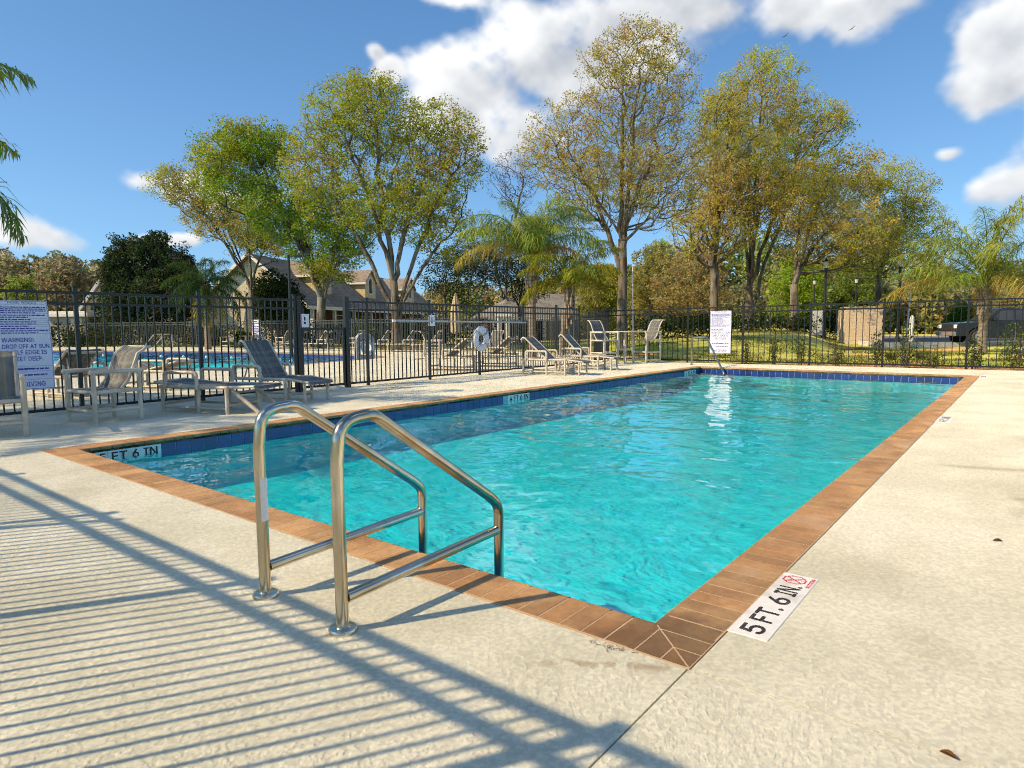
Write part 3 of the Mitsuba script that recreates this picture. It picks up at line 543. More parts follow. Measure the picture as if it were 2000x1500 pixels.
def arm_chair(x, y, rz, label, high=0.0, bsdf='sling', group=None, tall=.0):
    """upright sling chair facing +x; HIGH lifts the seat for a bar chair"""
    t = thing('sling_chair' if not high else 'bar_chair', label, 'chair', group); M = mat4(x, y, 0, rz); w, h = .58, .40 + high; dpt = .56
    for s in (-1, 1):
        put(t, 'leg', tube([(.26, s * w / 2, 0), (.26, s * w / 2, h + .23)], R_ * 1.15, 8), 'pvc', 60, M); put(t, 'leg', tube([(-.30, s * w / 2, 0), (-.30, s * w / 2, h + .23)], R_ * 1.15, 8), 'pvc', 60, M)
        put(t, 'armrest', tube([(-.33, s * w / 2, h + .235), (.30, s * w / 2, h + .235)], R_ * 1.15, 8), 'pvc', 60, M)
        for z in ((h - .01, .16) if not high else (h - .01, h - .38, .10)): put(t, 'side_bar', tube([(-.30, s * w / 2, z), (.26, s * w / 2, z)], R_, 8), 'pvc', 60, M)
    for xx, z in ((.26, h - .01), (-.30, h - .02), (.26, .16 if not high else h - .38)): put(t, 'crossbar', tube([(xx, -w / 2, z), (xx, w / 2, z)], R_, 8), 'pvc', 60, M)
    bp = [(-.10, h + .02), (-.19, h + .12), (-.26, h + .28), (-.33, h + .45), (-.40, h + .56 + tall), (-.45, h + .60 + tall), (-.50, h + .60 + tall)]
    for s in (-1, 1): put(t, 'back_rail', tube([(a, s * (w / 2 - .05), b - .01) for a, b in bp], R_ * .8, 7), 'pvc', 60, M)
    put(t, 'back_bar', tube([(bp[-1][0], -w / 2 + .05, bp[-1][1] - .01), (bp[-1][0], w / 2 - .05, bp[-1][1] - .01)], R_ * .8, 7), 'pvc', 60, M)
    put_sling(t, 'back_sling', bp[::-1], w - .1, M, bsdf); put_sling(t, 'seat_sling', [(-.10, h + .02), (.05, h - .005), (.26, h + .015), (.285, h - .02)], w - .08, M, bsdf)
    return t
def round_table(x, y, h, r, label, legs=4, group=None):
    t = thing('round_table', label, 'table', group); M = mat4(x, y, 0, .4)
    put(t, 'table_top', lathe([(0, h - .028), (r - .02, h - .028), (r, h - .02), (r, h - .006), (r - .01, h), (0, h)], 32), 'pvc', 40, M)
    for i in range(legs):
        a = i * 2 * PI / legs; c, s = math.cos(a), math.sin(a); put(t, 'leg', tube([(r * .55 * c, r * .55 * s, 0), (r * .42 * c, r * .42 * s, h - .03)], R_ * 1.1, 7), 'pvc', 60, M)
    put(t, 'brace', tube([(r * .48 * math.cos(a), r * .48 * math.sin(a), .42) for a in np.linspace(0, 2 * PI, 17)], R_ * .8, 6, False), 'pvc', 60, M)
    return t
# near the left fence
arm_chair(-7.92, -.04, math.radians(-14), 'pale tube chair with a tan striped back at the left edge', bsdf='sling_tan', tall=-.10)
t_ = arm_chair(-8.24, 1.16, math.radians(-80), 'pale tube armchair with a dark streaked sling back, second from the left', tall=-.07)
chaise(-8.93, 2.17, math.radians(22), 'lounger lying flat with its foot folded under, between the streaked armchair and the raised lounger', back=4, foot=3, low=True)
chaise(-9.50, 3.52, math.radians(17), 'lounger with a dark plaid back raised high, in front of the gate', back=58, bl=.68)
chaise(-9.05, 10.6, math.radians(14), 'nearer of the two loungers with half raised backs past the life buoy', back=42)
chaise(-9.30, 12.5, math.radians(14), 'farther of the two loungers with half raised backs, close to the bar chairs', back=46)
arm_chair(-9.22, 15.15, math.radians(-12), 'bar height chair left of the tall round table', high=.32)
round_table(-8.92, 15.85, .985, .46, 'tall round bar table between two bar chairs in the fence corner')
arm_chair(-8.48, 16.4, math.radians(248), 'bar height chair with a wrinkled grey back, right of the tall round table', high=.32)
# on the deck behind the left fence
chaise(-11.3, 2.2, math.radians(192), 'lounger behind the left fence, its dark back beside the rules board', back=40, bl=.68)
chaise(-11.5, 3.9, math.radians(205), 'lounger behind the fence with a bent tan and green sling, at the lap pool edge', back=14, knee=18, foot=-24, bsdf='sling_tan')
chaise(-10.3, 10.7, math.radians(196), 'nearer lounger behind the life buoy, seen through the fence', back=38)
chaise(-10.3, 12.5, math.radians(196), 'farther lounger behind the fence, left of the raised loungers', back=40)
for x, y, rz, l in ((-16.4, 15.0, 40, 'pale tube chair with its back to the lap pool, under the right folded parasol'), (-14.5, 15.3, 150, 'pale tube chair facing the round table under the right parasol'), (-15.2, 17.0, -80, 'pale tube chair on the far side of the table under the right parasol')):
    arm_chair(x, y, math.radians(rz), l)
round_table(-15.4, 15.9, .72, .5, 'round table standing under the right folded parasol')
# across the lap pool
for i, (lat, rz) in enumerate(((620, 215), (650, 205), (752, 212), (792, 208), (836, 214))):
    p = {620: (-28.0, 17.9), 650: (-26.6, 18.3), 752: (-22.6, 18.9), 792: (-21.3, 19.3), 836: (-20.1, 19.8)}[lat]
    chaise(p[0], p[1], math.radians(rz), ['leftmost raised lounger across the lap pool', 'second raised lounger across the lap pool, beside the low table', 'third raised lounger across the lap pool', 'fourth raised lounger across the lap pool', 'rightmost raised lounger across the lap pool'][i], back=55, simple=True)
for i, (x, y, rz, l) in enumerate(((-36.0, 17.6, -70, 'pale chair at the far left of the lap pool, left of the left parasol'), (-33.3, 17.9, -110, 'pale chair right behind the left folded parasol'), (-31.2, 18.2, 200, 'pale chair turned sideways right of the left folded parasol'), (-25.4, 18.6, 190, 'pale chair beside the low round table across the lap pool'))):
    arm_chair(x, y, math.radians(rz), l)
round_table(-34.6, 18.1, .72, .5, 'round table below the left folded parasol'); round_table(-26.2, 19.1, .60, .45, 'low round table between loungers across the lap pool')
plain('canvas', (.42, .33, .21), .8)
plain('umbrella_pole', (.30, .25, .18), .5)
def folded_parasol(x, y, H, label):
    t = thing('folded_parasol', label, 'parasol'); M = mat4(x, y, 0)
    put(t, 'pole', tube([(0, 0, 0), (0, 0, H)], .022, 8), 'umbrella_pole', 60, M); put(t, 'base', lathe([(0, 0), (.26, 0), (.26, .05), (.06, .09), (.05, .3), (0, .3)], 20), 'grey_metal', 40, M)
    a = np.linspace(0, 2 * PI, 33)[:-1]; V, F = [], []; zs = np.linspace(0, 1, 14)
    for k in zs:
        r = .05 + .13 * math.sin(min(1, (1 - k) * 1.25) * PI * .62) * (1 if k < .97 else .4)
        for q in a: V.append((r * (1 + .22 * math.cos(8 * q + 2 * k)) * math.cos(q), r * (1 + .22 * math.cos(8 * q + 2 * k)) * math.sin(q), .95 + (H - .97) * k + .04 * math.cos(8 * q) * (k < .05)))
    n = 32
    for i in range(13):
        for j in range(n): b = i * n; F += [(b + j, b + (j + 1) % n, b + n + (j + 1) % n), (b + j, b + n + (j + 1) % n, b + n + j)]
    put(t, 'canopy', trimesh.Trimesh(V, F, process=False), 'canvas', True, M); put(t, 'finial', moved(trimesh.creation.icosphere(1, .04), mat4(0, 0, H + .02)), 'umbrella_pole', True, M)
folded_parasol(-33.0, 17.2, 2.35, 'folded tan parasol across the lap pool, on the left'); folded_parasol(-15.7, 15.5, 2.30, 'folded tan parasol behind the life buoy, on the right')
# lane floats on the lap pool and its hand rails
rope = [(-37.5, 9.5), (-32, 11.6), (-27.5, 12.6), (-23.5, 12.9), (-21.3, 12.5), (-19.2, 11.4)]
k = 0
for (a, b), n in zip(zip(rope[:-1], rope[1:]), (3, 3, 2, 2, 2)):
    for i in range(n):
        s = (i + .5) / n; p = np.array(a) * (1 - s) + np.array(b) * s; key = put(None, 'lane_float', moved(lathe([(0, -.07), (.04, -.06), (.06, -.02), (.06, .02), (.04, .06), (0, .07)], 12), frame((p[0], p[1], -.13), (0, 0, 1), (.3, .95, 0), (.95, -.3, 0))), 'sign_white', 40)
        tag(key, 'small white float on the lane rope of the lap pool', 'float', 'white floats of the lane rope on the lap pool')
t = thing('lap_pool_rail', 'bent grey handrails at the far edge of the lap pool, left of its notice board', 'handrail')
for s in (0, .7): put(t, 'rail', tube(fillet([(-38.3 + s, 14.9 + s * .35, 0), (-38.3 + s, 14.9 + s * .35, .85), (-37.2 + s, 14.0 + s * .35, .85), (-36.9 + s, 13.0 + s * .35, -.2)], .15, 5), .025, 8), 'pole_metal', 60)
t = thing('far_notice_board', 'narrow white notice board with blue print on the fence across the lap pool', 'sign'); put(t, 'panel', moved(cbx(-.34, .34, -.02, .02, .55, 1.65, .003), mat4(-35.2, 18.95, 0, .25)), 'sign_face')
put(t, 'lettering', cat([moved(bx(-.28, -.28 + q, -.027, -.023, z, z + .05), mat4(-35.2, 18.95, 0, .25)) for z, q in zip(np.arange(.62, 1.6, .1), (.5, .56, .3, .52, .55, .45, .56, .2, .5, .4))]), 'blue_print', kind='stuff')
# ------------------------------------------------------------------ trees
LM, LS = 2.1, .58
def skeleton(trunk, tips, bf=.35, down=2.0, guides=()):
    """balanced spanning tree from the trunk polyline to the tips; returns nodes, parents"""
    N = [np.array(p, float) for p in trunk]; par = [-1] + list(range(len(trunk) - 1)); path = [0.0]
    for i in range(1, len(N)): path.append(path[-1] + np.linalg.norm(N[i] - N[i - 1]))
    tips = np.asarray(tips, float); cost = np.full(len(tips), 1e9); best = np.zeros(len(tips), int)
    def relax(i):
        d = tips - N[i]; c = np.linalg.norm(d, axis=1); c = c * (1 + down * np.clip(-d[:, 2] / np.maximum(c, 1e-6) + .05, 0, 1)) + bf * path[i]
        m = c < cost; cost[m] = c[m]; best[m] = i
    for i in range(max(1, len(N) - 3), len(N)): relax(i)
    for a, m, b in guides:
        i0 = a
        for s in np.linspace(0, 1, 7)[1:]:
            q = (1 - s) ** 2 * N[a] + 2 * s * (1 - s) * m + s * s * b; N.append(q); par.append(i0); path.append(path[i0] + np.linalg.norm(q - N[i0])); i0 = len(N) - 1; relax(i0)
    done = np.zeros(len(tips), bool)
    for _ in range(len(tips)):
        k = int(np.argmin(np.where(done, 1e9, cost))); done[k] = True; p = best[k]
        N.append(tips[k]); par.append(p); path.append(path[p] + np.linalg.norm(tips[k] - N[p])); relax(len(N) - 1)
    return np.array(N), np.array(par)
def limbs(N, par, nt, r0, rmin, rs, bend=.12, sides=5, power=.5):
    """tapered tubes along the tree's edges, each bent once; returns (trunk mesh, limb mesh, tips below each node)"""
    n = len(N); cnt = np.zeros(n); kids = np.zeros(n, int)
    order = np.arange(n)
    for i in range(n - 1, 0, -1):
        if kids[i] == 0: cnt[i] = 1
        cnt[par[i]] += cnt[i]; kids[par[i]] += 1
    r = np.maximum(r0 * (cnt / cnt[nt - 1]) ** power, rmin)
    r[:nt] = np.interp(np.arange(nt), [0, min(1, nt - 1), nt - 1], [r0 * 1.45, r0 * 1.1, r0 * .95])
    e = np.arange(nt, n); P, Q = N[par[e]], N[e]; ra = np.minimum(r[par[e]] * .9, r[e] * 1.25 + .004); rb = r[e] * .9
    L = np.linalg.norm(Q - P, axis=1, keepdims=True); mid = (P + Q) / 2 + rs.normal(0, 1, P.shape) * L * bend * .5; mid[:, 2:] -= L * bend * .35
    d = (Q - P) / np.maximum(L, 1e-6); up = np.where(np.abs(d[:, 2:]) < .9, [[0, 0, 1.0]], [[1.0, 0, 0]]); a = np.cross(d, up); a /= np.linalg.norm(a, axis=1, keepdims=True) + 1e-9; b = np.cross(d, a)
    V, F, base = [], [], 0
    for thick, s in ((True, sides), (False, 3)):
        m = (rb > .03) == thick
        if not m.any(): continue
        ang = np.arange(s) * 2 * PI / s; o = np.cos(ang)[None, :, None] * a[m][:, None] + np.sin(ang)[None, :, None] * b[m][:, None]
        rings = np.stack([P[m][:, None] + o * ra[m][:, None, None], mid[m][:, None] + o * ((ra + rb) / 2)[m][:, None, None], Q[m][:, None] + o * rb[m][:, None, None]], 1)
        k = m.sum(); V.append(rings.reshape(-1, 3)); j = np.arange(s); f = []
        for lay in (0, 1): f.append(np.stack([lay * s + j, lay * s + (j + 1) % s, (lay + 1) * s + (j + 1) % s, (lay + 1) * s + j], 1))
        f = np.vstack(f); f = (f[None] + (np.arange(k) * 3 * s)[:, None, None] + base).reshape(-1, 4); F.append(f); base += k * 3 * s
    F = np.vstack(F); F = np.vstack([F[:, [0, 1, 2]], F[:, [0, 2, 3]]])
    return tube(N[:nt], r[:nt], 12), trimesh.Trimesh(np.vstack(V), F, process=False), cnt
def leaf_quads(C, size, rs, aspect=.55, flat=0.3, hang=0.0):
    """one rhombic leaf per centre, random lie; FLAT pulls the leaves towards the level"""
    n = len(C); d = rs.normal(0, 1, (n, 3)); d[:, 2] = d[:, 2] * (1 - flat) - hang; d /= np.linalg.norm(d, axis=1, keepdims=True)
    w = rs.normal(0, 1, (n, 3)); w -= d * (w * d).sum(1, keepdims=True); w /= np.linalg.norm(w, axis=1, keepdims=True)
    s = (size * rs.uniform(.6, 1.35, n))[:, None]; nrm = np.cross(d, w) * s * .12
    V = np.stack([C - d * s * .5, C + w * s * aspect * .5 + nrm, C + d * s * .5, C - w * s * aspect * .5 + nrm], 1).reshape(-1, 3)
    b = np.arange(n)[:, None] * 4; return V, np.vstack([b + [0, 1, 2], b + [0, 2, 3]])
def vary(base, n, rs, amt):
    base = np.asarray(base, float); k = rs.normal(0, amt, (n, 1)); h = rs.normal(0, amt * .5, (n, 3)); return np.clip(base * np.exp(k + h), .004, .9)
def crown_points(blobs, n, rs, inner=.25):
    out, w = [], np.array([b[1][0] * b[1][1] * b[1][2] for b in blobs]); w = w / w.sum()
    for (c, r), k in zip(blobs, np.maximum((w * n).astype(int), 4)):
        d = rs.normal(0, 1, (k * 2, 3)); d /= np.linalg.norm(d, axis=1, keepdims=True); u = rs.uniform(inner ** 2, 1, (k * 2, 1)) ** .5
        out.append((np.array(c) + d * u * np.array(r))[:k])
    return np.vstack(out)
def tree(key, label, cat_, base, trunk, blobs, ntips, r0, colors, seed, leaves=20, size=.2, spread=.38, group=None, bf=.35, twig=.011, leafbsdf='leaf', tint=None, bend=.12, flat=.3, down=2.0, bare=0.0, nguide=1, gain=1.0):
    """BASE on the ground; TRUNK and BLOBS (centre, radii) in metres relative to it, x = to the right along RH, y = away along FH"""
    rs = np.random.RandomState(seed); B = np.array(base, float); W = lambda p: B + np.asarray(p)[..., 0:1] * RH + np.asarray(p)[..., 1:2] * FH + np.asarray(p)[..., 2:3] * np.array([0, 0, 1.0])
    loc = crown_points(blobs, ntips, rs); loc = loc[loc[:, 2] > .6]
    tips = W(loc); tr = W(np.array(trunk, float)); nt = len(tr); gd = []
    for c, r in blobs:
        c, r = np.array(c, float), np.array(r, float)
        for k in range(nguide):
            end = c + rs.uniform(-.45, .45, 3) * r * [1, 1, .8]; st = rs.choice([nt - 1, nt - 1, nt - 2]) if nt > 2 else nt - 1; s0 = np.array(trunk[st], float)
            mid_ = s0 * .45 + end * .55; mid_[:2] = s0[:2] * .62 + end[:2] * .38; mid_[2] = s0[2] * .42 + end[2] * .58; gd.append((st, W(mid_), W(end)))
    N, par = skeleton(tr, tips, bf, down, gd); tm, lm, cnt = limbs(N, par, len(tr), r0, twig, rs, bend)
    t = thing(key, label, cat_, group)
    put(t, 'trunk', tm, 'bark', True); put(t, 'branches', lm, 'bark', True)
    e = np.arange(len(tr), len(N)); e = e[cnt[e] <= 3]; e = e[rs.uniform(0, 1, len(e)) > bare]
    pos = N[e] + (N[e] - N[par[e]]) * .05
    leaves = int(leaves * LM); off = rs.normal(0, 1, (len(pos) * leaves, 3)); off *= np.minimum(1, 1.7 / np.linalg.norm(off, axis=1, keepdims=True)); C = np.repeat(pos, leaves, 0) + off * spread * .68 * [1, 1, .75] * np.repeat(rs.uniform(.55, 1.25, (len(pos), 1)), leaves, 0)
    V, F = leaf_quads(C, size * LS, rs, flat=flat)
    cols = np.array(colors, float); z = (pos[:, 2] - B[2]); cl = cols[rs.randint(0, len(cols), len(pos))] if tint is None else tint(pos, cols, rs)
    lc = vary(np.repeat(cl, leaves, 0), len(C), rs, .2) * gain
    put(t, 'foliage', trimesh.Trimesh(V, F, process=False), leafbsdf, False, color=np.repeat(lc, 4, 0))
    return t
OL, YG, OR, GR, DG = (.41, .385, .065), (.42, .455, .045), (.49, .39, .095), (.235, .345, .035), (.050, .080, .028)
def noise_tint(scale, seed, w=(0, 1)):
    """whole clumps of one colour, changing through the crown"""
    def f(pos, cols, rs):
        v = np.clip((meshkit.fbm(pos * scale, 3, seed) - .28) / .44, 0, .999); v = np.clip(v + rs.normal(0, .10, len(v)), 0, .999); return cols[(v * len(cols)).astype(int)]
    return f
def px(u, dep): return (u - 1000) / 1274.2 * dep
def at(u, dep, dz=0.0):
    p = spot(px(u, dep), dep); p[2] = float(ground_z(p[0], p[1])) + dz - .05; return p
def blob(bu, dep, us, vs, depth=None, g=0.0):
    """ellipsoid that spans the heights and widths seen from the pool corner; in metres relative to the tree's foot"""
    z = lambda v: 1.15 + (637.5 - v) / 1274.2 * dep * 1.0 - g; l = lambda u: px(u, dep) - px(bu, dep)
    rx, rz = (l(us[1]) - l(us[0])) / 2, (z(vs[0]) - z(vs[1])) / 2
    return (((l(us[0]) + l(us[1])) / 2, 0.0, (z(vs[0]) + z(vs[1])) / 2), (rx, depth or rx * .9, rz))
def zof(v, dep): return 1.15 + (637.5 - v) / 1274.2 * dep
d = 34
B_ = lambda us, vs, depth=None: blob(775, d, us, vs, depth)
tree('shade_tree', 'tall spreading olive yellow tree with a pale fork, right of the three on the left', 'tree', at(775, d), [(0, 0, 0), (.02, 0, 1.5), (-.05, 0, zof(545, d))],
     [B_((610, 830), (160, 330)), B_((760, 955), (200, 420)), B_((560, 720), (240, 430)), B_((650, 900), (330, 470)), B_((800, 935), (390, 520)), B_((690, 800), (152, 230))], 2000, .20, [OL, YG, YG, OL, YG, OR], 11, 17, .20, .36, 'leafing trees round the pools', tint=noise_tint(.33, 4))
d = 37
B_ = lambda us, vs, depth=None: blob(632, d, us, vs, depth)
tree('shade_tree', 'bright green leafy tree with a leaning trunk, middle one of the three on the left', 'tree', at(632, d), [(0, 0, 0), (-.05, 0, 1.5), (0, 0, zof(575, d))],
     [B_((385, 560), (245, 410)), B_((450, 600), (240, 340)), B_((480, 640), (330, 470)), B_((560, 735), (370, 540)), B_((600, 700), (480, 560))], 1500, .24, [GR, YG, GR, GR, YG, OL], 12, 20, .22, .40, 'leafing trees round the pools', tint=noise_tint(.3, 6))
d = 40
B_ = lambda us, vs, depth=None: blob(497, d, us, vs, depth)
tree('shade_tree', 'thin slanting tree with sparse pale leaves, leftmost of the three on the left', 'tree', at(497, d), [(0, 0, 0), (.02, 0, 2.0), (-.05, 0, zof(560, d))],
     [B_((305, 400), (318, 400)), B_((370, 480), (370, 470)), B_((430, 560), (380, 500)), B_((470, 610), (430, 510)), B_((340, 450), (330, 430))], 760, .15, [YG, OL, (.36, .33, .12), OR], 13, 22, .19, .36, 'leafing trees round the pools', tint=noise_tint(.4, 2), gain=1.1)
d = 28
B_ = lambda us, vs, depth=None: blob(1216, d, us, vs, depth)
tree('shade_tree', 'tallest tree, with a broad golden crown and straight dark trunk, beyond the fence corner', 'tree', at(1216, d), [(0, 0, 0), (-.03, 0, 1.6), (.0, 0, 3.0), (-.04, 0, zof(478, d))],
     [B_((1120, 1360), (75, 300)), B_((1020, 1250), (200, 420)), B_((1180, 1400), (190, 440)), B_((1015, 1150), (250, 390)), B_((1060, 1390), (300, 470)), B_((1150, 1330), (78, 200))], 2700, .185, [OR, OL, (.40, .29, .085), OR, OL], 14, 11, .145, .27, 'leafing trees round the pools', tint=noise_tint(.45, 3), bf=.32, twig=.009, gain=1.15)
specs = [(1393, 39, 'olive leaved tree with a forked trunk behind the far rules board', [((1330, 1520), (250, 440)), ((1300, 1480), (380, 520)), ((1350, 1460), (190, 300))], 555, [OR, OL, OL], 1200, .21, 21, 15),
         (1461, 41, 'tall tree with green upper boughs reaching right, second trunk behind the far fence', [((1400, 1560), (118, 300)), ((1470, 1640), (200, 330)), ((1380, 1600), (260, 470)), ((1440, 1500), (112, 180)), ((1560, 1650), (220, 300)), ((1345, 1460), (165, 330))], 560, [YG, OL, OR, GR], 1900, .22, 22, 16),
         (1548, 38, 'low wide olive tree with pale sunlit limbs, third trunk behind the far fence', [((1470, 1660), (330, 480)), ((1560, 1720), (300, 420)), ((1500, 1760), (400, 540))], 560, [OL, OR, (.26, .26, .045)], 1500, .22, 23, 17),
         (1711, 45, 'green tree with a wide thin crown on the right, behind the tan enclosure', [((1640, 1810), (320, 470)), ((1690, 1845), (400, 540)), ((1620, 1760), (440, 560))], 545, [(.25, .28, .05), OL, YG], 1400, .20, 24, 13)]
for bu, d, lab, bl, vf, cols, nt_, r0, sd, lv in specs:
    p = at(bu, d); g = p[2]
    tree('shade_tree', lab, 'tree', p, [(0, 0, 0), (.03, 0, 1.2), (-.02, 0, zof(vf, d) - g)], [blob(bu, d, u, v, None, g) for u, v in bl], nt_, r0, cols, sd, lv, .19, .36, 'leafing trees round the pools', tint=noise_tint(.35, sd), gain=1.25)
d = 62
B_ = lambda us, vs, depth=None: blob(985, d, us, vs, depth)
tree('bare_tree', 'half bare tree with dark twigs, far behind the pair of palms', 'tree', at(985, d), [(0, 0, 0), (0, 0, 3.0)], [B_((950, 1060), (300, 420)), B_((900, 1010), (440, 560))], 500, .22, [(.10, .09, .06), (.08, .10, .05)], 31, 5, .22, .4, bare=.3)
d = 44
B_ = lambda us, vs, depth=None: blob(868, d, us, vs, depth)
tree('crape_myrtle', 'dark blue green twiggy tree left of the pair of palms', 'tree', at(868, d), [(0, 0, 0), (.1, 0, 1.0)], [B_((820, 960), (480, 600)), B_((870, 1010), (470, 560))], 600, .16, [DG, (.05, .08, .04), (.07, .085, .05)], 32, 11, .22, .4)
tree('crape_myrtle', 'dark twiggy tree behind the palm trunks', 'tree', at(1012, d + 2), [(0, 0, 0), (.1, 0, 1.0)], [blob(1012, d + 2, (960, 1090), (470, 600))], 480, .15, [DG, (.05, .08, .04), (.07, .085, .05)], 33, 11, .22, .4)
d = 46
B_ = lambda us, vs, depth=None: blob(290, d, us, vs, depth)
tree('magnolia', 'dense dark glossy magnolia in front of the left gable', 'tree', at(290, d), [(0, 0, 0), (0, 0, 1.0), (0, 0, 3.5)], [B_((200, 320), (520, 640)), B_((215, 285), (452, 545)), B_((250, 392), (500, 650)), B_((265, 350), (443, 540)), B_((222, 290), (468, 560)), B_((320, 385), (470, 580)), B_((205, 260), (490, 560)), B_((300, 345), (448, 500))], 950, .25, [DG, (.04, .07, .026), (.09, .12, .05), (.075, .08, .04)], 34, 28, .30, .38, leafbsdf='glossy_leaf', flat=.1)
d = 42
B_ = lambda us, vs, depth=None: blob(545, d, us, vs, depth)
tree('round_shrub', 'round dark evergreen tree beside the light pole', 'tree', at(545, d), [(0, 0, 0), (0, 0, 1.2)], [B_((492, 585), (520, 640)), B_((510, 600), (540, 640))], 420, .14, [DG, (.035, .055, .02)], 35, 26, .26, .34, leafbsdf='glossy_leaf', flat=.1)
# ------------------------------------------------------------------ palms
M_('frond', {'type': 'principledthin', 'base_color': VC, 'roughness': .4, 'spec_trans': 0.0, 'diff_trans': .7, 'eta': 1.45})
def frond(o, az, e0, L, droop, col, rs, leaflet=.70, n=54, wind=0.0):
    s = np.linspace(0, 1, 16); e = e0 - droop * s ** 1.35; dirs = np.stack([np.cos(e) * math.cos(az), np.cos(e) * math.sin(az), np.sin(e)], 1); dirs[:, 0] += wind * s * .8; dirs /= np.linalg.norm(dirs, axis=1, keepdims=True)
    P = np.array(o) + np.vstack([[0, 0, 0], np.cumsum(dirs[:-1] * (L / 15), 0)]); side = np.array([-math.sin(az), math.cos(az), 0])
    rach = tube(P, np.linspace(.028, .006, 16), 5)
    V, C = [], []; t = np.linspace(.14, .995, n)
    for k in range(3): pass
    rp = np.stack([np.interp(t, s, P[:, i]) for i in range(3)], 1); rd = np.stack([np.interp(t, s, dirs[:, i]) for i in range(3)], 1); rd /= np.linalg.norm(rd, axis=1, keepdims=True)
    nr = np.cross(side, rd); le = leaflet * (np.sin(PI * np.clip(t * .86 + .12, 0, 1)) ** .6) * L / 2.6
    F, base = [], len(rach.vertices); VV, CC = [rach.vertices], [np.tile(np.array(col) * [1.25, 1.15, 1.0], (base, 1))]
    for sg in (-1, 1):
        for up in (.55, -.05):
            l = le * rs.uniform(.75, 1.1, n); d0 = sg * side * .8 + rd * .55 + nr * up + rs.normal(0, .24, (n, 3)); d0 /= np.linalg.norm(d0, axis=1, keepdims=True)
            d1 = d0 * .75 + np.array([wind * .6, 0, -.85]) + rs.normal(0, .22, (n, 3)); d1 /= np.linalg.norm(d1, axis=1, keepdims=True); w = np.cross(d0, [0, 0, 1.0]); w /= np.linalg.norm(w, axis=1, keepdims=True) + 1e-9; w = w * .013 + rs.normal(0, .003, (n, 3))
            a = rp; b = rp + d0 * l[:, None] * .45; c = b + d1 * l[:, None] * .6
            VV.append(np.stack([a - w * .5, a + w * .5, b + w, b - w, c], 1).reshape(-1, 3)); i = (base + np.arange(n) * 5)[:, None]; F += [i + [0, 1, 2], i + [0, 2, 3], i + [3, 2, 4]]; base += 5 * n
            CC.append(np.repeat(vary(col, n, rs, .2), 5, 0))
    return trimesh.Trimesh(np.vstack(VV), np.vstack([rach.faces] + F), process=False), np.vstack(CC)
def palm(label, base, H, L, nf, seed, r0=.20, wind=0.0, lean=(0, 0), up=1.25, low=-.7, group=None, droop=1.5, cols=None, flip=None):
    rs = np.random.RandomState(seed); t = thing('palm_tree', label, 'palm tree', group); b = np.array(base, float); zz = np.linspace(0, H, 26)
    rad = r0 * (.85 + .25 * np.exp(-zz * 2) + .04 * np.sin(zz * 9)); rad = rad * np.where(zz > H - 1.3, 1.18, 1.0); rad[-2:] *= [.9, .55]
    P = np.stack([b[0] + lean[0] * (zz / H) ** 1.5, b[1] + lean[1] * (zz / H) ** 1.5, b[2] + zz], 1); put(t, 'trunk', tube(P, rad, 14), 'palm_bark', True); top = P[-1] - [0, 0, .05]
    boots = []
    for i in range(16):
        a = i * 2.4; z = top[2] - .05 - 1.15 * i / 16; q = np.array([top[0] + r0 * 1.05 * math.cos(a), top[1] + r0 * 1.05 * math.sin(a), z]); boots.append(tube([q - [0, 0, .22], q + [.05 * math.cos(a), .05 * math.sin(a), .22]], [.07, .02], 5))
    put(t, 'leaf_bases', cat(boots), 'palm_bark')
    cols = cols or [(.25, .33, .06), (.31, .36, .07), (.21, .30, .11)]
    for i in range(nf):
        k = (i + .5) / nf; az = i * 2.39996 + rs.uniform(-.3, .3); e0 = up + (low - up) * k ** 1.1 + rs.uniform(-.1, .1); c = cols[rs.randint(len(cols))] if k < .86 else ((.38, .32, .08) if k < .95 else (.42, .27, .10))
        m, cc = frond(top, az, e0, L * rs.uniform(.85, 1.1) * (1 - .15 * k), droop * rs.uniform(.8, 1.15), c, rs, wind=wind)
        put(t, 'frond', m, 'frond', False, color=cc)
palm('taller palm with a thick pale trunk, left of the pair near the fence corner', at(1040, 24), zof(500, 24), 3.5, 22, 41, .17, up=1.5, low=.55, droop=1.95)
palm('shorter palm with yellowing fronds, right of the pair near the fence corner', at(1096, 22), zof(556, 22), 2.4, 15, 42, .11, up=1.45, low=.35, droop=2.05, lean=(.25, .15), cols=[(.22, .25, .03), (.27, .26, .035), (.16, .22, .05)])
palm('palm with windblown fronds at the right edge, behind the far fence', at(1918, 25.5), zof(556, 25.5), 4.3, 20, 43, .18, wind=-.38, up=1.56, low=.1, droop=1.45)
palm('green palm across the lap pool, between the magnolia and the slanting tree', at(408, 36), zof(548, 36), 2.9, 22, 44, .17, low=-.9, droop=1.8, cols=[(.07, .11, .03), (.09, .14, .03), (.06, .10, .04)])
palm('palm at the left edge, only its drooping frond tips in view', (-11.5, -.9, 0), 3.7, 2.8, 36, 45, .22, low=-.9, droop=1.6)
palm('small palm behind the magnolia, on its right', at(360, 50), zof(535, 50), 2.4, 18, 46, .15, cols=[(.06, .09, .05), (.08, .11, .05)])
palm('palm standing left of the view whose crown shades the end chair', (-11.3, -4.1, 0), 3.9, 2.7, 24, 47, .2, low=-.7, droop=1.6)
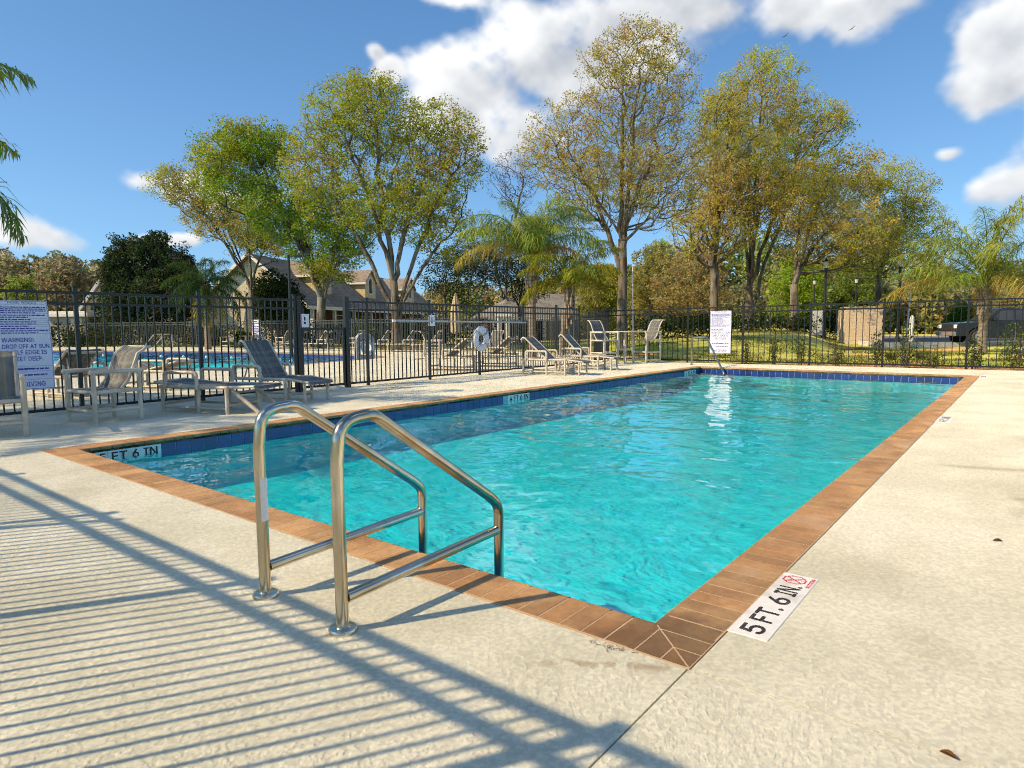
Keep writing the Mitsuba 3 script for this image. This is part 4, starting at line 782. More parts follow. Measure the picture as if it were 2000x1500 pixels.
# ------------------------------------------------------------------ shrubs, hedges, far woods
def shrub(key, label, cat_, base, blobs, n, size, cols, seed, bsdf='leaf', stems=5, group=None, h=1.0, stem_r=.012):
    rs = np.random.RandomState(seed); B = np.array(base, float); t = thing(key, label, cat_, group)
    pts = crown_points(blobs, n, rs, .2); pts = pts[pts[:, 2] > .03]; C = B + pts[:, 0:1] * RH + pts[:, 1:2] * FH + pts[:, 2:3] * np.array([[0, 0, 1.0]])
    V, F = leaf_quads(C, size, rs, .5, .2); cc = np.array(cols)[rs.randint(0, len(cols), len(C))]; put(t, 'foliage', trimesh.Trimesh(V, F, process=False), bsdf, False, color=np.repeat(vary(cc, len(C), rs, .28), 4, 0))
    st = []
    for i in range(stems):
        q = C[rs.randint(len(C))]; q = q if q[2] - B[2] > h * .5 else q + [0, 0, h * .5]; o = B + np.r_[rs.normal(0, .06, 2), -.05]; st.append(tube([o, (o + q) / 2 + np.r_[rs.normal(0, .04, 2), 0], q], [stem_r, stem_r * .7, stem_r * .4], 5))
    put(t, 'stems', cat(st), 'bark')
SH = [(.11, .16, .04), (.16, .20, .05), (.20, .20, .06)]
LT = ['first', 'second', 'third', 'fourth', 'fifth', 'sixth', 'seventh', 'eighth', 'ninth']
for i, (u, h, w, n) in enumerate(((1455, .80, .12, 170), (1510, .85, .14, 260), (1563, .95, .18, 340), (1635, .75, .22, 330), (1712, .95, .18, 320), (1770, 1.05, .30, 620), (1822, .55, .28, 260), (1902, .8, .24, 420), (1982, 1.05, .42, 950))):
    x = None
    for s in np.linspace(0, fl, 400):
        p = FAR_A + dF * s + np.array([-dF[1], dF[0]]) * .42; lat = (p - EYE[:2]) @ RH[:2]; dep = (p - EYE[:2]) @ FH[:2]
        if 1000 + 1274.2 * lat / dep >= u: break
    shrub('fence_shrub', 'thin young shrub behind the far fence, %s from the left' % LT[i] if i < 8 else 'bushy young shrub behind the far fence at the right edge', 'shrub', (p[0], p[1], -.05), [((0, 0, h * .62), (w * 1.1, w, h * .55)), ((0, 0, h * .35), (w * .8, w * .8, h * .32))], int(n * .8), .075, SH, 60 + i, stems=7, group='young shrubs behind the far fence', h=h)
for i, (u, l) in enumerate(((1742, 'spiky grass clump behind the far fence, left of the second pair of shrubs'), (1802, 'spiky grass clump behind the far fence, near the asphalt'))):
    p = at(u, 21.5); rs = np.random.RandomState(80 + i); V, F, cc = [], [], []
    for k in range(70):
        a, e, L = rs.uniform(0, 2 * PI), rs.uniform(.5, 1.4), rs.uniform(.35, .7); d0 = np.array([math.cos(a) * math.cos(e), math.sin(a) * math.cos(e), math.sin(e)]); d1 = d0 * [1.4, 1.4, .2]; w = np.array([-math.sin(a), math.cos(a), 0]) * .012
        o = p + np.r_[rs.normal(0, .06, 2), 0]; b = o + d0 * L * .6; b0 = len(V); V += [o - w, o + w, b + w, b - w, b + d1 * L * .4]; F += [(b0, b0 + 1, b0 + 2), (b0, b0 + 2, b0 + 3), (b0 + 3, b0 + 2, b0 + 4)]; cc += [np.array((.16, .17, .05)) * rs.uniform(.6, 1.3)] * 5
    tag(put(None, 'spiky_grass', trimesh.Trimesh(V, F, process=False), 'leaf', False, color=np.array(cc)), l, 'grass clump')
# hedges on the rise
HD = [(.022, .042, .014), (.03, .055, .018), (.045, .065, .025)]
shrub('hedge', 'dark clipped hedge along the lawn rise behind the far rules board', 'hedge', at(1430, 37), [((x, 0, .55), (1.1, .7, .62)) for x in np.arange(-4, 4.5, 1.0)], 3800, .16, HD, 90, 'glossy_leaf', 14)
shrub('hedge', 'dark hedge behind the bar chairs, left of the lawn', 'hedge', at(1322, 31), [((x, 0, .6), (.9, .7, .72)) for x in np.arange(-1.6, 1.7, .8)], 2000, .15, HD, 91, 'glossy_leaf', 8)
shrub('hedge', 'dark green hedge mass to the left of the tan enclosure', 'hedge', at(1622, 42), [((x, 0, 1.0), (1.2, .9, 1.1)) for x in np.arange(-2, 3.0, 1.0)], 2600, .17, HD, 92, 'glossy_leaf', 8)
shrub('hedge', 'long dark hedge along the fence across the lap pool', 'hedge', at(500, 43), [((x, .0, .75), (1.6, .8, 1.05)) for x in np.arange(-18, 18.5, 1.7)], 10000, .2, [(.03, .05, .018), (.05, .075, .022), (.07, .085, .03)], 93, 'leaf', 20)
for i, (u, dep, w, h, c, l) in enumerate(((705, 40, 2.4, 1.9, [(.09, .15, .03), (.13, .18, .04)], 'bright green shrub between the two house dormers'), (470, 39, 1.5, 1.3, [(.14, .16, .02), (.10, .13, .02)], 'yellow green shrub beside the left parasol'), (222, 48, 3.2, 2.6, [(.06, .10, .03), (.08, .13, .03)], 'green shrub below the left gable'),
        (400, 44, 3.0, 1.6, [(.04, .065, .02), (.06, .09, .03)], 'dark shrub below the green palm'), (835, 44, 5.0, 2.6, [(.05, .065, .035), (.07, .08, .04)], 'grey green shrub bank right of the dormers'), (150, 46, 1.6, 1.0, [(.035, .05, .02)], 'low dark shrub in front of the beige shed'))):
    shrub('garden_shrub', l, 'shrub', at(u, dep), [((0, 0, h * .5), (w * .5, w * .4, h * .52)), ((w * .2, 0, h * .4), (w * .4, w * .35, h * .42))], 900 if w < 3 else 1500, .2, c, 100 + i, 'leaf', 6, h=h)
for i, (u, dep, w, v, c, l) in enumerate(((1345, 62, (1270, 1425), 498, [(.44, .34, .14), (.42, .36, .15)], 'rust orange bush behind the lawn rise'), (1545, 66, (1500, 1610), 505, [(.38, .50, .05), (.30, .42, .05)], 'bright lime green tree behind the pale limbed tree'), (1175, 50, (1125, 1225), 520, [(.45, .44, .07), (.38, .38, .09)], 'yellow green bush in front of the grey roof'),
        (55, 62, (22, 82), 535, [(.32, .38, .09), (.26, .34, .07)], 'yellow green tree in front of the brown woods on the left'), (1870, 48, (1855, 1905), 605, [(.11, .22, .025), (.09, .18, .025)], 'narrow green conifer hedge behind the pickup'), (1640, 75, (1590, 1720), 520, [(.28, .36, .06), (.20, .27, .06)], 'green bush mass behind the lamp posts'), (1980, 60, (1930, 2080), 545, [(.44, .40, .19), (.36, .34, .17)], 'pale straw coloured brush behind the palm on the right'),
        (1275, 70, (1220, 1330), 480, [(.42, .38, .11), (.35, .34, .11)], 'olive thicket tree right of the tallest trunk'))):
    p = at(u, dep); hz = zof(v, dep) - p[2]; wm = (w[1] - w[0]) / 1274.2 * dep
    tree('background_bush', l, 'bush', p, [(0, 0, 0), (0, 0, .6)], [((px((w[0] + w[1]) / 2, dep) - px(u, dep), 0, hz * .52), (wm / 2, wm * .4, hz * .5))], 420, .1, c, 120 + i, 16, .05 * dep ** .5, .45, bf=.4)
# far woods: one mass
def woods(key, label, spans, seed, cols, n, size):
    rs = np.random.RandomState(seed); C, K, T_ = [], [], []
    for (u0, u1, dep, vt) in spans:
        l0, l1 = px(u0, dep), px(u1, dep); L = l0
        while L < l1:
            w = rs.uniform(2.2, 4.4) * dep / 90; H = (zof(vt, dep)) * rs.uniform(.78, 1.08); dd = dep + rs.uniform(-5, 5); o = spot(L, dd); o[2] = float(ground_z(o[0], o[1]))
            k = int(n * w * H / 30); pts = crown_points([((0, 0, H * .58), (w, w, H * .44)), ((rs.normal(0, .5), 0, H * .8), (w * .6, w * .6, H * .22)), ((0, 0, H * .3), (w * .9, w, H * .32))], k, rs, .3)
            C.append(o + pts); K.append(np.tile(np.array(cols[rs.randint(len(cols))]) * rs.uniform(.75, 1.2), (len(pts), 1))); T_.append(tube([o, o + [0, 0, H * .5], o + [rs.normal(0, .4), 0, H * .95]], [.18, .13, .03], 5))
            for q in range(5): e = pts[rs.randint(len(pts))]; T_.append(tube([o + [0, 0, H * .4], o + e], [.07, .02], 3))
            L += w * rs.uniform(.65, 1.1)
    C = np.vstack(C); K = np.vstack(K); V, F = leaf_quads(C, size, rs, .55, .2)
    t = thing(key, label, 'woods', kind='stuff'); put(t, 'foliage', trimesh.Trimesh(V, F, process=False), 'leaf', False, kind='stuff', color=np.repeat(vary(K, len(C), rs, .25), 4, 0)); put(t, 'trunks', cat(T_), 'bark', kind='stuff')
woods('far_woods', 'brown leafless woods beyond the left fence', [(-120, 260, 95, 500), (-150, 300, 110, 488)], 201, [(.36, .32, .19), (.32, .29, .18), (.38, .34, .19), (.29, .29, .14)], 1500, .70)
woods('far_woods', 'olive and rust spring woods beyond the far fence', [(840, 1130, 105, 545), (1120, 2150, 78, 555), (1130, 1400, 98, 495), (1300, 1800, 100, 475), (1700, 2150, 110, 520)], 202, [(.42, .42, .15), (.42, .38, .15), (.35, .41, .12), (.43, .36, .16), (.34, .35, .17)], 1300, .72)
# lawn grass tufts
rs = np.random.RandomState(5); n = 42000; lat = rs.uniform(.5, 18, n); dep = rs.uniform(17, 37, n); P = np.stack([EYE[0] + RH[0] * lat + FH[0] * dep, EYE[1] + RH[1] * lat + FH[1] * dep], 1)
ok = (P[:, 1] > 17.25 + .102 * (P[:, 0] + 10.2) + .8) & (meshkit.fbm(np.c_[P * .5, P[:, :1] * 0], 3, 4) > .42); P = P[ok]; n = len(P); z = ground_z(P[:, 0], P[:, 1]); a = rs.uniform(0, 2 * PI, n); w = np.stack([np.cos(a), np.sin(a), a * 0], 1) * .014; o = np.c_[P, z - .01]
tipv = o + np.stack([rs.normal(0, .03, n), rs.normal(0, .03, n), rs.uniform(.04, .11, n)], 1); V = np.stack([o - w, o + w, tipv], 1).reshape(-1, 3)
t = put(None, 'lawn_grass', trimesh.Trimesh(V, np.arange(3 * n).reshape(-1, 3), process=False), 'leaf', False, color=np.repeat(vary((.14, .15, .035), n, rs, .3), 3, 0)); tag(t, 'short patchy green lawn grass on the rise behind the far fence', 'grass', kind='stuff')
# ------------------------------------------------------------------ buildings
plain('cream_wall', (.62, .53, .36), .8); plain('yellow_siding', (.66, .53, .26), .75); plain('white_trim', (.74, .72, .66), .6); plain('dark_opening', (.025, .022, .022), .4); plain('grey_wall', (.30, .29, .26), .8); plain('brick_wall', (.13, .055, .04), .8)
plain('window_glass', (.03, .035, .045), .08, specular=.8)
def shingles(a, b):
    def f(p, n, uv):
        r = dr.floor(p.z / .085); c = cell_rand(dr.floor((p.x * .8 + p.y) / .3 + r * .37), r, 2.0); return mix(a, b, c) * (.8 + .4 * fbm(p.x * 1.2, p.y * 1.2, p.z * 1.2, 3))
    return f
M_('brown_roof', {'type': 'diffuse', 'reflectance': proc(shingles((.22, .18, .14), (.34, .285, .225)))}); M_('grey_roof', {'type': 'diffuse', 'reflectance': proc(shingles((.19, .18, .16), (.27, .255, .225)))})
for nm in ('cream_siding', 'yellow_boards'):
    a, b = ((.56, .48, .33), (.66, .57, .40)) if nm == 'cream_siding' else ((.58, .46, .22), (.70, .57, .30))
    M_(nm, two({'type': 'diffuse', 'reflectance': proc(lambda p, n, uv, a=a, b=b: mix(a, b, smoothstep(0, .35, p.z / .16 - dr.floor(p.z / .16))))}))
def quad(*p):
    p = np.array(p, float); return trimesh.Trimesh(p, [(0, 1, 2), (0, 2, 3)] if len(p) == 4 else [(0, 1, 2)], process=False)
def slab(pts, th):
    """a flat polygon thickened downwards along its normal"""
    p = np.array(pts, float); n = np.cross(p[1] - p[0], p[2] - p[0]); n /= np.linalg.norm(n); n *= np.sign(n[2]) if abs(n[2]) > 1e-6 else 1
    return trimesh.convex.convex_hull(np.vstack([p, p - n * th]))
th = math.radians(11); HD_ = FH * math.cos(th) + RH * math.sin(th); HN = RH * math.cos(th) - FH * math.sin(th)        # along the house, and out of its long front
O = spot(-14.1, 45.0); HW = lambda a, n, z: O + HD_ * a + HN * n + np.array([0, 0, z])
Mh = lambda a, n, z: frame(HW(a, n, z), HD_, HN, (0, 0, 1))
t = thing('dormer_house', 'long cream house with a brown shingle roof and three arched dormers behind the left trees', 'house'); LEN, EV, RG, HWd = 30.6, 2.75, 6.3, 4.0
put(t, 'wall', moved(cat([bx(0, LEN, -8.0, -2.0, 0, EV), trimesh.convex.convex_hull([(0, -8.0, EV), (0, -.2, EV), (0, -4, RG - .12), (.2, -8.0, EV), (.2, -.2, EV), (.2, -4, RG - .12)])]), Mh(0, 0, 0)), 'cream_siding')
put(t, 'wall', moved(bx(.3, LEN, -2.0, -1.85, 0, EV), Mh(0, 0, 0)), 'brick_wall')
rf = put(t, 'roof', cat([slab([HW(-.35, .3, EV - .1), HW(LEN, .3, EV - .1), HW(LEN, -HWd, RG), HW(-.35, -HWd, RG)], .16), slab([HW(-.35, -8.3, EV - .1), HW(LEN, -8.3, EV - .1), HW(LEN, -HWd, RG), HW(-.35, -HWd, RG)], .16)]), 'brown_roof')
put(t, 'fascia', moved(bx(-.3, LEN, .30, .36, EV - .32, EV - .08), Mh(0, 0, 0)), 'white_trim')
for s in (.3, -8.3): put(t, 'rake_board', slab([HW(-.40, s, EV - .24), HW(-.40, s, EV + .02), HW(-.40, -HWd, RG + .10), HW(-.40, -HWd, RG - .16)], .07), 'white_trim')
for i in range(9): put(t, 'porch_column', moved(cbx(-.11, .11, -.11, .11, 0, EV - .3, .02), Mh(.8 + i * 3.4, .05, 0)), 'white_trim')
for i in range(5):
    w = put(t, 'window', moved(cbx(2.6 + i * 5.6, 4.6 + i * 5.6, -1.86, -1.80, .8, 2.2, .01), Mh(0, 0, 0)), 'white_trim'); put(w, 'pane', moved(bx(2.7 + i * 5.6, 4.5 + i * 5.6, -1.81, -1.785, .9, 2.1), Mh(0, 0, 0)), 'window_glass')
gable = [(0, 0), (2.3, 0), (2.3, 1.55), (1.15, 2.35), (0, 1.55)]
for i, a in enumerate((4.6, 13.25, 23.45)):
    # front plane at n = -1.0, on the roof slope
    zb = EV - .1 + (RG - EV + .1) * (1.25 / (HWd + .3)); N0 = -.95
    d_ = put(t, 'dormer', moved(trimesh.creation.extrude_polygon(Polygon(gable), 2.6, engine='earcut'), frame(HW(a - 1.15, N0, zb), HD_, (0, 0, 1), -HN)), 'yellow_boards')
    put(d_, 'front', moved(trimesh.creation.extrude_polygon(Polygon(gable).difference(shapely.affinity.translate(unary_union([sbox(.72, .35, 1.58, 1.35), shapely.Point(1.15, 1.35).buffer(.43)]), 0, 0)), .05, engine='earcut'), frame(HW(a - 1.15, N0 + .003, zb), HD_, (0, 0, 1), -HN) @ np.diag([1, 1, -1, 1.0])), 'cream_siding')
    put(d_, 'window', moved(trimesh.creation.extrude_polygon(unary_union([sbox(.72, .35, 1.58, 1.35), shapely.Point(1.15, 1.35).buffer(.43)]).buffer(.06).difference(unary_union([sbox(.78, .41, 1.52, 1.35), shapely.Point(1.15, 1.35).buffer(.37)])), .08, engine='earcut'), frame(HW(a - 1.15, N0 + .012, zb), HD_, (0, 0, 1), -HN) @ np.diag([1, 1, -1, 1.0])), 'white_trim')
    put(d_, 'pane', moved(trimesh.creation.extrude_polygon(unary_union([sbox(.74, .37, 1.56, 1.35), shapely.Point(1.15, 1.35).buffer(.42)]), .012, engine='earcut'), frame(HW(a - 1.15, N0 + .006, zb), HD_, (0, 0, 1), -HN) @ np.diag([1, 1, -1, 1.0])), 'window_glass')
    for sx in (-1, 1):
        e0 = 1.15 + sx * 1.45; A_ = lambda n, x, z: HW(a - 1.15 + x, n, zb + z)
        put(d_, 'dormer_roof', slab([A_(N0 + .25, e0, 1.36), A_(N0 + .25, 1.15, 2.48), A_(N0 - 3.4, 1.15, 2.48), A_(N0 - 2.8, e0, 1.36)], .09), 'brown_roof')
        put(d_, 'trim', moved(bx(min(e0, e0 - sx * .07), max(e0, e0 - sx * .07), N0 - 2.6, N0 + .25, zb + 1.16, zb + 1.34), Mh(a - 1.15, 0, 0)), 'white_trim')
# left gable house
t = thing('gable_house', 'cream gabled house end with a white rake board, half hidden by the magnolia', 'house'); O2 = spot(px(172, 52), 52.0); H2 = lambda a, n, z: O2 + (FH * math.cos(-.18) + RH * math.sin(-.18)) * n + (RH * math.cos(-.18) - FH * math.sin(-.18)) * a + np.array([0, 0, z])
put(t, 'wall', trimesh.convex.convex_hull([H2(0, 0, 0), H2(7.6, 0, 0), H2(7.6, 0, 3.0), H2(3.8, 0, 8.3), H2(0, 0, 3.0), H2(0, .3, 0), H2(7.6, .3, 0), H2(7.6, .3, 3.0), H2(3.8, .3, 8.3), H2(0, .3, 3.0)]), 'cream_siding')
put(t, 'wall', cat([trimesh.convex.convex_hull([H2(a, n, z) for a in (x_, x_ + .25) for n in (.3, 14) for z in (0, 3.0)]) for x_ in (0.02, 7.33)]), 'cream_siding')
for s in (-1, 1): put(t, 'roof', slab([H2(3.8 + s * 4.3, -.3, 2.4), H2(3.8, -.3, 8.55), H2(3.8, 14, 8.55), H2(3.8 + s * 4.3, 14, 2.4)], .18), 'brown_roof'); put(t, 'rake_board', slab([H2(3.8 + s * 4.3, -.36, 2.15), H2(3.8 + s * 4.3, -.36, 2.5), H2(3.8, -.36, 8.65), H2(3.8, -.36, 8.3)], .08), 'white_trim')
w = put(t, 'window', trimesh.convex.convex_hull([H2(a, n, z) for a in (3.0, 4.6) for n in (-.06, .05) for z in (1.0, 2.5)]), 'white_trim'); put(w, 'pane', trimesh.convex.convex_hull([H2(a, n, z) for a in (3.1, 4.5) for n in (-.08, -.02) for z in (1.1, 2.4)]), 'window_glass')
t = thing('garden_shed', 'low beige flat roofed shed with a pale fascia at the left', 'shed'); O3 = spot(px(98, 47), 47.0); F3 = frame(O3, RH, FH, (0, 0, 1))
put(t, 'wall', moved(bx(0, 2.9, 0, 3.0, 0, 2.05), F3), 'grey_wall'); put(t, 'roof', moved(cat([cbx(-.25, 3.1, -.3, 3.3, 2.05, 2.32, .03), cbx(-.12, 2.95, -.2, 3.2, 2.32, 2.45, .03)]), F3), 'white_trim'); put(t, 'door', moved(bx(1.7, 2.5, -.03, .0, 0, 1.95), F3), 'cream_wall'); put(t, 'chair_rail', moved(bx(.6, 1.1, -.05, 0, 0, 1.0), F3), 'white_trim')
t = thing('pavilion', 'long low pavilion with a grey shingle roof and pale posts behind the palms', 'pavilion'); O4 = spot(px(962, 55), 55.0); F4 = frame(O4, (RH * .97 + FH * .24) / np.linalg.norm(RH * .97 + FH * .24), (FH * .97 - RH * .24) / np.linalg.norm(FH * .97 - RH * .24), (0, 0, 1)); P4 = lambda a, n, z: (F4 @ [a, n, z, 1])[:3]
put(t, 'roof', cat([slab([P4(-.4, -.4, 1.95), P4(11.6, -.4, 1.95), P4(9.0, 4, 4.1), P4(3.0, 4, 4.1)], .15), slab([P4(-.4, 8.4, 1.95), P4(11.6, 8.4, 1.95), P4(9.0, 4, 4.1), P4(3.0, 4, 4.1)], .15), slab([P4(-.4, -.4, 1.95), P4(-.4, 8.4, 1.95), P4(3.0, 4, 4.1)], .15), slab([P4(11.6, -.4, 1.95), P4(11.6, 8.4, 1.95), P4(9.0, 4, 4.1)], .15)]), 'grey_roof')
put(t, 'fascia', moved(cat([bx(-.42, 11.62, -.46, -.40, 1.72, 1.98), bx(11.6, 11.66, -.4, 8.4, 1.72, 1.98)]), F4), 'white_trim')
for i in range(6): put(t, 'post', moved(cbx(-.1, .1, -.1, .1, 0, 1.8, .01), F4 @ mat4(.2 + i * 2.2, 0, 0)), 'white_trim')
put(t, 'wall', moved(bx(.3, 11, 2.8, 7.8, 0, 1.9), F4), 'brick_wall')
for i in range(3): put(t, 'door', moved(cbx(1.4 + i * 3.2, 2.5 + i * 3.2, 2.74, 2.8, 0, 1.8, .01), F4), 'dark_opening')
t = thing('entry_columns', 'pair of thick white columns under a small beam, behind the right folded parasol', 'columns'); F5 = frame(spot(px(977, 33), 33.0), RH, FH, (0, 0, 1))
for a in (0, .42): put(t, 'column', moved(lathe([(0, 0), (.15, 0), (.15, .1), (.12, .14), (.11, 1.5), (.15, 1.56), (.15, 1.64), (0, 1.64)], 16), F5 @ mat4(a, 0, 0)), 'white_trim', 40)
put(t, 'beam', moved(cbx(-.2, .62, -.18, .18, 1.64, 1.82, .02), F5), 'white_trim')
# ------------------------------------------------------------------ street furniture beyond the far fence
plain('dark_post', (.018, .02, .02), .45); plain('lamp_glass', (.62, .60, .52), .3); plain('tan_wall', (.56, .44, .30), .85); plain('utility_paint', (.42, .43, .42), .5)
for u, dep, v, l in ((1608, 38, 514, 'dark lamp post with a pale lantern, tallest left of the tan enclosure'), (1752, 38, 512, 'dark lamp post with a pale lantern, right of the tan enclosure'), (1668, 62, 549, 'distant lamp post between the two nearer lamp posts'), (1587, 62, 551, 'distant lamp post just left of the tallest lamp post')):
    t = thing('lamp_post', l, 'lamp post', 'lamp posts beyond the far fence'); p = at(u, dep); h = zof(v, dep) - p[2]; M = mat4(p[0], p[1], p[2])
    put(t, 'pole', lathe([(0, 0), (.16, 0), (.16, .3), (.10, .5), (.085, .6), (.07, h - .55), (.10, h - .52), (.10, h - .46), (0, h - .46)], 14), 'dark_post', 40, M)
    put(t, 'lantern', lathe([(0, h - .46), (.10, h - .46), (.17, h - .10), (0, h - .10)], 8), 'lamp_glass', False, M); put(t, 'cap', lathe([(0, h - .10), (.21, h - .10), (.05, h + .04), (.02, h + .14), (0, h + .14)], 10), 'dark_post', 40, M)
t = thing('light_pole', 'thin dark light pole rising behind the gate', 'light pole'); p = at(571, 27); h = zof(497, 27) - p[2]; put(t, 'pole', tube([p, p + [0, 0, h]], .055, 8), 'dark_post', 60); put(t, 'lamp_arm', cat([tube([p + [0, 0, h - .06], p + [0, 0, h - .05] + RH * .35], .03, 6), moved(cbx(.25, .55, -.08, .08, -.06, .03, .02), frame(p + [0, 0, h - .04], RH, FH, (0, 0, 1)))]), 'dark_post')
t = thing('flag_pole', 'thin white pole beside the tallest tree trunk', 'pole'); p = at(1237, 25); put(t, 'pole', tube([p, p + [0, 0, zof(525, 25)] - RH * .05], [.028, .02], 8), 'white_trim', 60); put(t, 'finial', moved(trimesh.creation.icosphere(1, .035), mat4(*(p + [0, 0, zof(525, 25)] - RH * .05))), 'white_trim', True)
t = thing('utility_box', 'pale grey utility cabinet beside the tallest lamp post', 'cabinet'); F6 = frame(at(1585, 38), (RH * .9 - FH * .43), (FH * .9 + RH * .43), (0, 0, 1)); put(t, 'body', moved(cbx(0, .55, 0, .6, 0, 1.45, .03), F6), 'utility_paint'); put(t, 'door', moved(cbx(.05, .50, -.02, .0, .1, 1.38, .008), F6), 'utility_paint')
t = thing('tan_enclosure', 'tan block walled enclosure on the lawn', 'wall'); F7 = frame(at(1641, 38.5), (RH * .93 - FH * .37), (FH * .93 + RH * .37), (0, 0, 1)); hh = zof(606, 37.5) - at(1640, 37.5)[2]
for k in range(10):
    for j in range(5):
        a0 = j * .42 + (k % 2) * .21; a1 = min(a0 + .412, 2.15)
        put(t, 'block', moved(cbx(max(a0, 0), a1, 0, .2, k * hh / 10 + .004, (k + 1) * hh / 10 - .002, .006), F7), 'tan_wall')
put(t, 'wall', moved(cat([bx(.01, 2.12, .012, .19, 0, hh - .01), bx(.0, .2, .2, 2.2, 0, hh)]), F7), 'tan_wall'); put(t, 'coping', moved(cbx(-.03, 2.18, -.03, .25, hh, hh + .07, .01), F7), 'tan_wall')
t = thing('white_post', 'white round topped post beside the asphalt', 'post'); p = at(1779, 36); put(t, 'post', moved(lathe([(0, 0), (.11, 0), (.11, 1.52), (.09, 1.62), (.05, 1.68), (0, 1.70)], 16), mat4(*p)), 'white_trim', 40)
t = thing('leaning_pole', 'thin pale leaning pole behind the white post', 'pole'); p = at(1768, 40); put(t, 'pole', tube([p, p + [0, 0, zof(563, 40)] + RH * .2], [.05, .04], 8), 'white_trim', 60)
# asphalt and kerb
M_('asphalt', {'type': 'principled', 'base_color': proc(lambda p, n, uv: mix((.065, .065, .066), (.12, .118, .112), fbm(p.x * 3, p.y * 3, 1.0, 4)) * (.8 + .4 * fbm(p.x * 40, p.y * 40, 2.0, 2))), 'roughness': .9}); plain('concrete', (.52, .50, .45), .85)
SP = lambda l, d: tuple(spot(l, d)[:2]); park = Polygon([SP(19.5, 34.8), SP(60, 26), SP(75, 40), SP(30, 58), SP(22.5, 46)]); put(None, 'parking_asphalt', prism(park, -.04, .075), 'asphalt'); tag('parking_asphalt', kind='structure')
put(None, 'parking_kerb', prism(park.buffer(.16).difference(park), -.1, .17), 'concrete'); tag('parking_kerb', kind='structure')
# ------------------------------------------------------------------ pickup
M_('truck_paint', {'type': 'principled', 'base_color': rgb(.006, .011, .016), 'roughness': .28, 'metallic': .0, 'clearcoat': 1.0, 'clearcoat_gloss': .95}); plain('rubber', (.018, .018, .018), .8); plain('chrome', (.6, .6, .6), .2, metallic=1.0); plain('head_lamp', (.75, .76, .78), .1); plain('plastic_trim', (.02, .02, .02), .6)
t = thing('pickup_truck', 'dark blue pickup parked at the right edge behind the palm', 'pickup truck'); pf = spot(px(1868, 33.2), 33.2, .08); FT = frame(pf, RH * .995 + FH * -.1, FH * .995 + RH * .1, (0, 0, 1))
body = Polygon([(.0, .42), (.0, .95), (.10, 1.07), (1.25, 1.14), (1.42, 1.16), (2.15, 1.80), (2.3, 1.84), (4.0, 1.82), (4.1, 1.2), (5.75, 1.2), (5.8, .5), (5.2, .42)]).buffer(-.03).buffer(.06).buffer(-.03)
low = body.intersection(sbox(-1, 0, 9, 1.19)).difference(unary_union([shapely.Point(.98, .40).buffer(.47), shapely.Point(4.62, .40).buffer(.47)])); cab = Polygon([(1.42, 1.15), (2.15, 1.80), (2.3, 1.84), (4.0, 1.82), (4.08, 1.15)])
side = frame((0, 0, 0), (1, 0, 0), (0, 0, 1), (0, -1, 0))
def ext(poly, w, y0=0.0, taper=None):
    m = trimesh.creation.extrude_polygon(poly, w, engine='earcut'); m.apply_transform(side); m.apply_translation((0, y0 + w, 0)); return m
put(t, 'body', moved(ext(low, 1.86), FT), 'truck_paint')
cm = ext(cab, 1.70, .08); v = np.array(cm.vertices); k = np.clip((v[:, 2] - 1.15) / .7, 0, 1); v[:, 1] = .93 + (v[:, 1] - .93) * (1 - .14 * k); cm.vertices = v; put(t, 'cab', moved(cm, FT), 'truck_paint')
def sidewin(a, b, yy, s):
    p = [(a[0], a[1]), (b[0], a[1]), (b[0] - .02, 1.70), (a[0] + (.42 if a[0] < 2 else .02), 1.70)]; q = [(x, .93 + (yy - .93) * (1 - .14 * max(0, (z - 1.15) / .7)), z) for x, z in p]; return slab([np.array(w_) + [0, s * .01, 0] for w_ in q], .012)
for a, b in (((1.72, 1.22), (2.72, 1.22)), ((2.80, 1.22), (3.85, 1.22))):
    w = put(t, 'window', moved(sidewin(a, b, .08, -1), FT), 'window_glass')
put(t, 'windscreen', moved(slab([(1.50, .25, 1.215), (1.50, 1.61, 1.215), (2.13, 1.55, 1.775), (2.13, .31, 1.775)], -.012), FT), 'window_glass')
for xw in (.98, 4.62):
    for yw in (.0, 1.62):
        w = put(t, 'wheel', moved(moved(lathe([(0, 0), (.24, 0), (.36, .02), (.40, .06), (.40, .20), (.36, .24), (0, .24)], 28), frame((xw, yw + .24, .40), (1, 0, 0), (0, 0, 1), (0, -1, 0))), FT), 'rubber', 40); put(w, 'rim', moved(moved(lathe([(0, .245), (.06, .25), (.20, .235), (.25, .25), (.25, .2), (0, .2)], 20), frame((xw, yw + .24, .40), (1, 0, 0), (0, 0, 1), (0, -1, 0))) if yw == 0 else moved(lathe([(0, -.01), (.2, .01), (.25, -.01), (.25, .02), (0, .02)], 20), frame((xw, yw + .24, .40), (1, 0, 0), (0, 0, 1), (0, -1, 0))), FT), 'chrome', 40)
put(t, 'bumper', moved(cbx(-.10, .12, .05, 1.81, .42, .66, .03), FT), 'chrome'); put(t, 'grille', moved(cbx(-.03, .04, .42, 1.44, .68, 1.0, .02), FT), 'plastic_trim')
for yy in (.06, 1.48): put(t, 'headlight', moved(cbx(-.025, .30, yy, yy + .32, .80, 1.0, .03), FT), 'head_lamp')
put(t, 'mirror', moved(cbx(1.62, 1.78, -.20, .02, 1.18, 1.38, .03), FT), 'truck_paint')
for xx in (2.55, 3.55): put(t, 'door_handle', moved(cbx(xx, xx + .2, -.03, .0, 1.03, 1.07, .008), FT), 'chrome')
put(t, 'running_board', moved(cbx(1.5, 4.1, -.08, .12, .36, .42, .01), FT), 'plastic_trim')
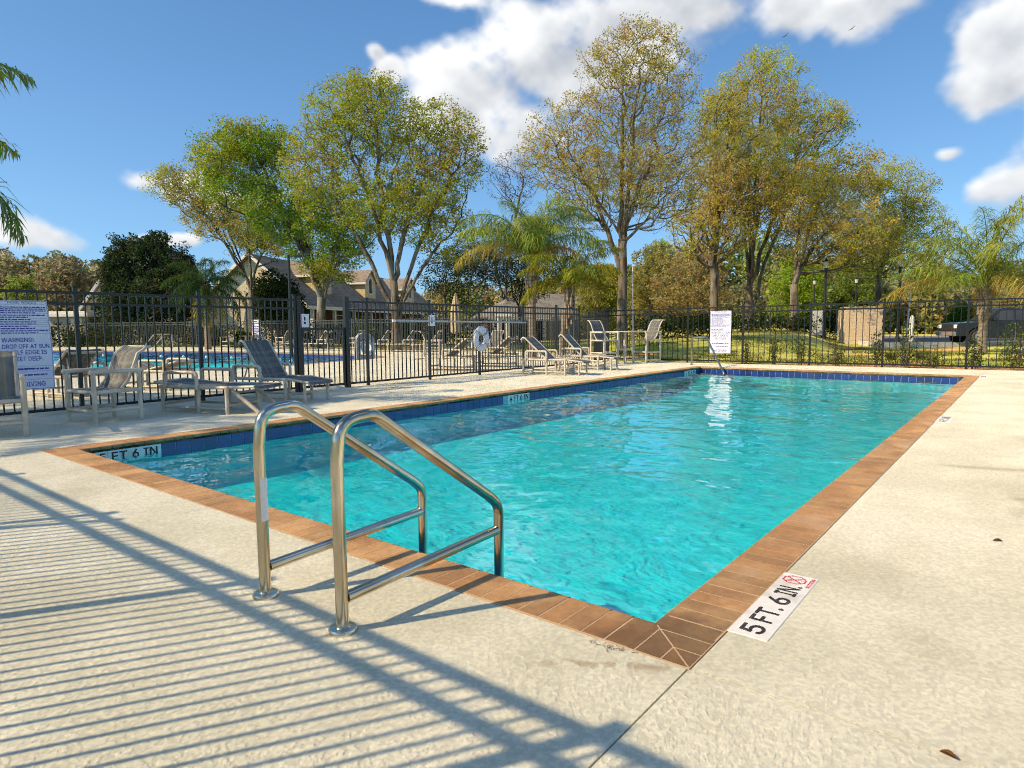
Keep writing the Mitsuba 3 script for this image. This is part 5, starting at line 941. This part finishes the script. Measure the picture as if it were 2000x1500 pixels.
# ------------------------------------------------------------------ birds and a fallen leaf
plain('bird_black', (.012, .012, .014), .7)
for i, (u, v, l, s) in enumerate(((1517, 99, 'black bird soaring above the right trees, the left and lower of two', .5), (1641, 87, 'black bird soaring above the right trees, the right and higher of two', -.2))):
    dep = 95.0; p = spot(px(u, dep), dep, 1.15 + (637.5 - v) / 1274.2 * dep); t = thing('bird', l, 'bird', 'birds in the sky'); F8 = frame(p, RH * math.cos(.6) + np.array([0, 0, math.sin(.6)]), FH, np.cross(RH * math.cos(.6) + np.array([0, 0, math.sin(.6)]), FH))
    put(t, 'body', moved(trimesh.creation.icosphere(2, 1.0), F8 @ np.diag([.07, .22, .06, 1.0])), 'bird_black', True)
    for sg in (-1, 1): put(t, 'wing', moved(slab([(0, .1, .02), (sg * .36, .12, .12), (sg * .62, -.06, .08), (sg * .3, -.12, .08), (0, -.1, .02)], .012), F8), 'bird_black')
    put(t, 'tail', moved(slab([(-.05, -.18, 0), (.05, -.18, 0), (.09, -.38, 0), (-.09, -.38, 0)], .01), F8), 'bird_black')
M_('dry_leaf', two({'type': 'diffuse', 'reflectance': rgb(.12, .06, .03)}))
rs = np.random.RandomState(17)
def dry(x, y, L, a, lab):
    n = 7; V, F = [], []
    for i in range(n): k = i / (n - 1); w = L * .085 * math.sin(PI * min(1, k * 1.02 + .02)) + .0005; V += [(k * L, -w, .004 + .010 * k * (1 - k) * 4), (k * L, 0, .002 + .003 * k), (k * L, w, .005 + .012 * k * (1 - k) * 4)]
    for i in range(n - 1):
        for j in (0, 1): b = 3 * i + j; F += [(b, b + 1, b + 4), (b, b + 4, b + 3)]
    k = put(None, 'fallen_leaf', trimesh.Trimesh(V, F, process=False), 'dry_leaf', True, mat4(x, y, .001, a)); tag(k, lab, 'leaf')
dry(.71, .0, .045, -.35, 'dry brown leaf on the deck at the lower right'); dry(.74, 2.196, .045, .4, 'small dry brown leaf on the right deck, halfway up')
twigs = [];
for i in range(26): a = rs.uniform(0, PI); o = np.array([-.29 + rs.normal(0, .05), -.045 + rs.normal(0, .012), .003]); twigs.append(tube([o, o + np.array([math.cos(a), math.sin(a), .05]) * rs.uniform(.008, .025)], .0009, 4))
k = put(None, 'leaf_debris', cat(twigs), 'dry_leaf'); tag(k, 'brown bits of leaf litter on the deck below the near right coping corner', 'leaf litter', kind='stuff')
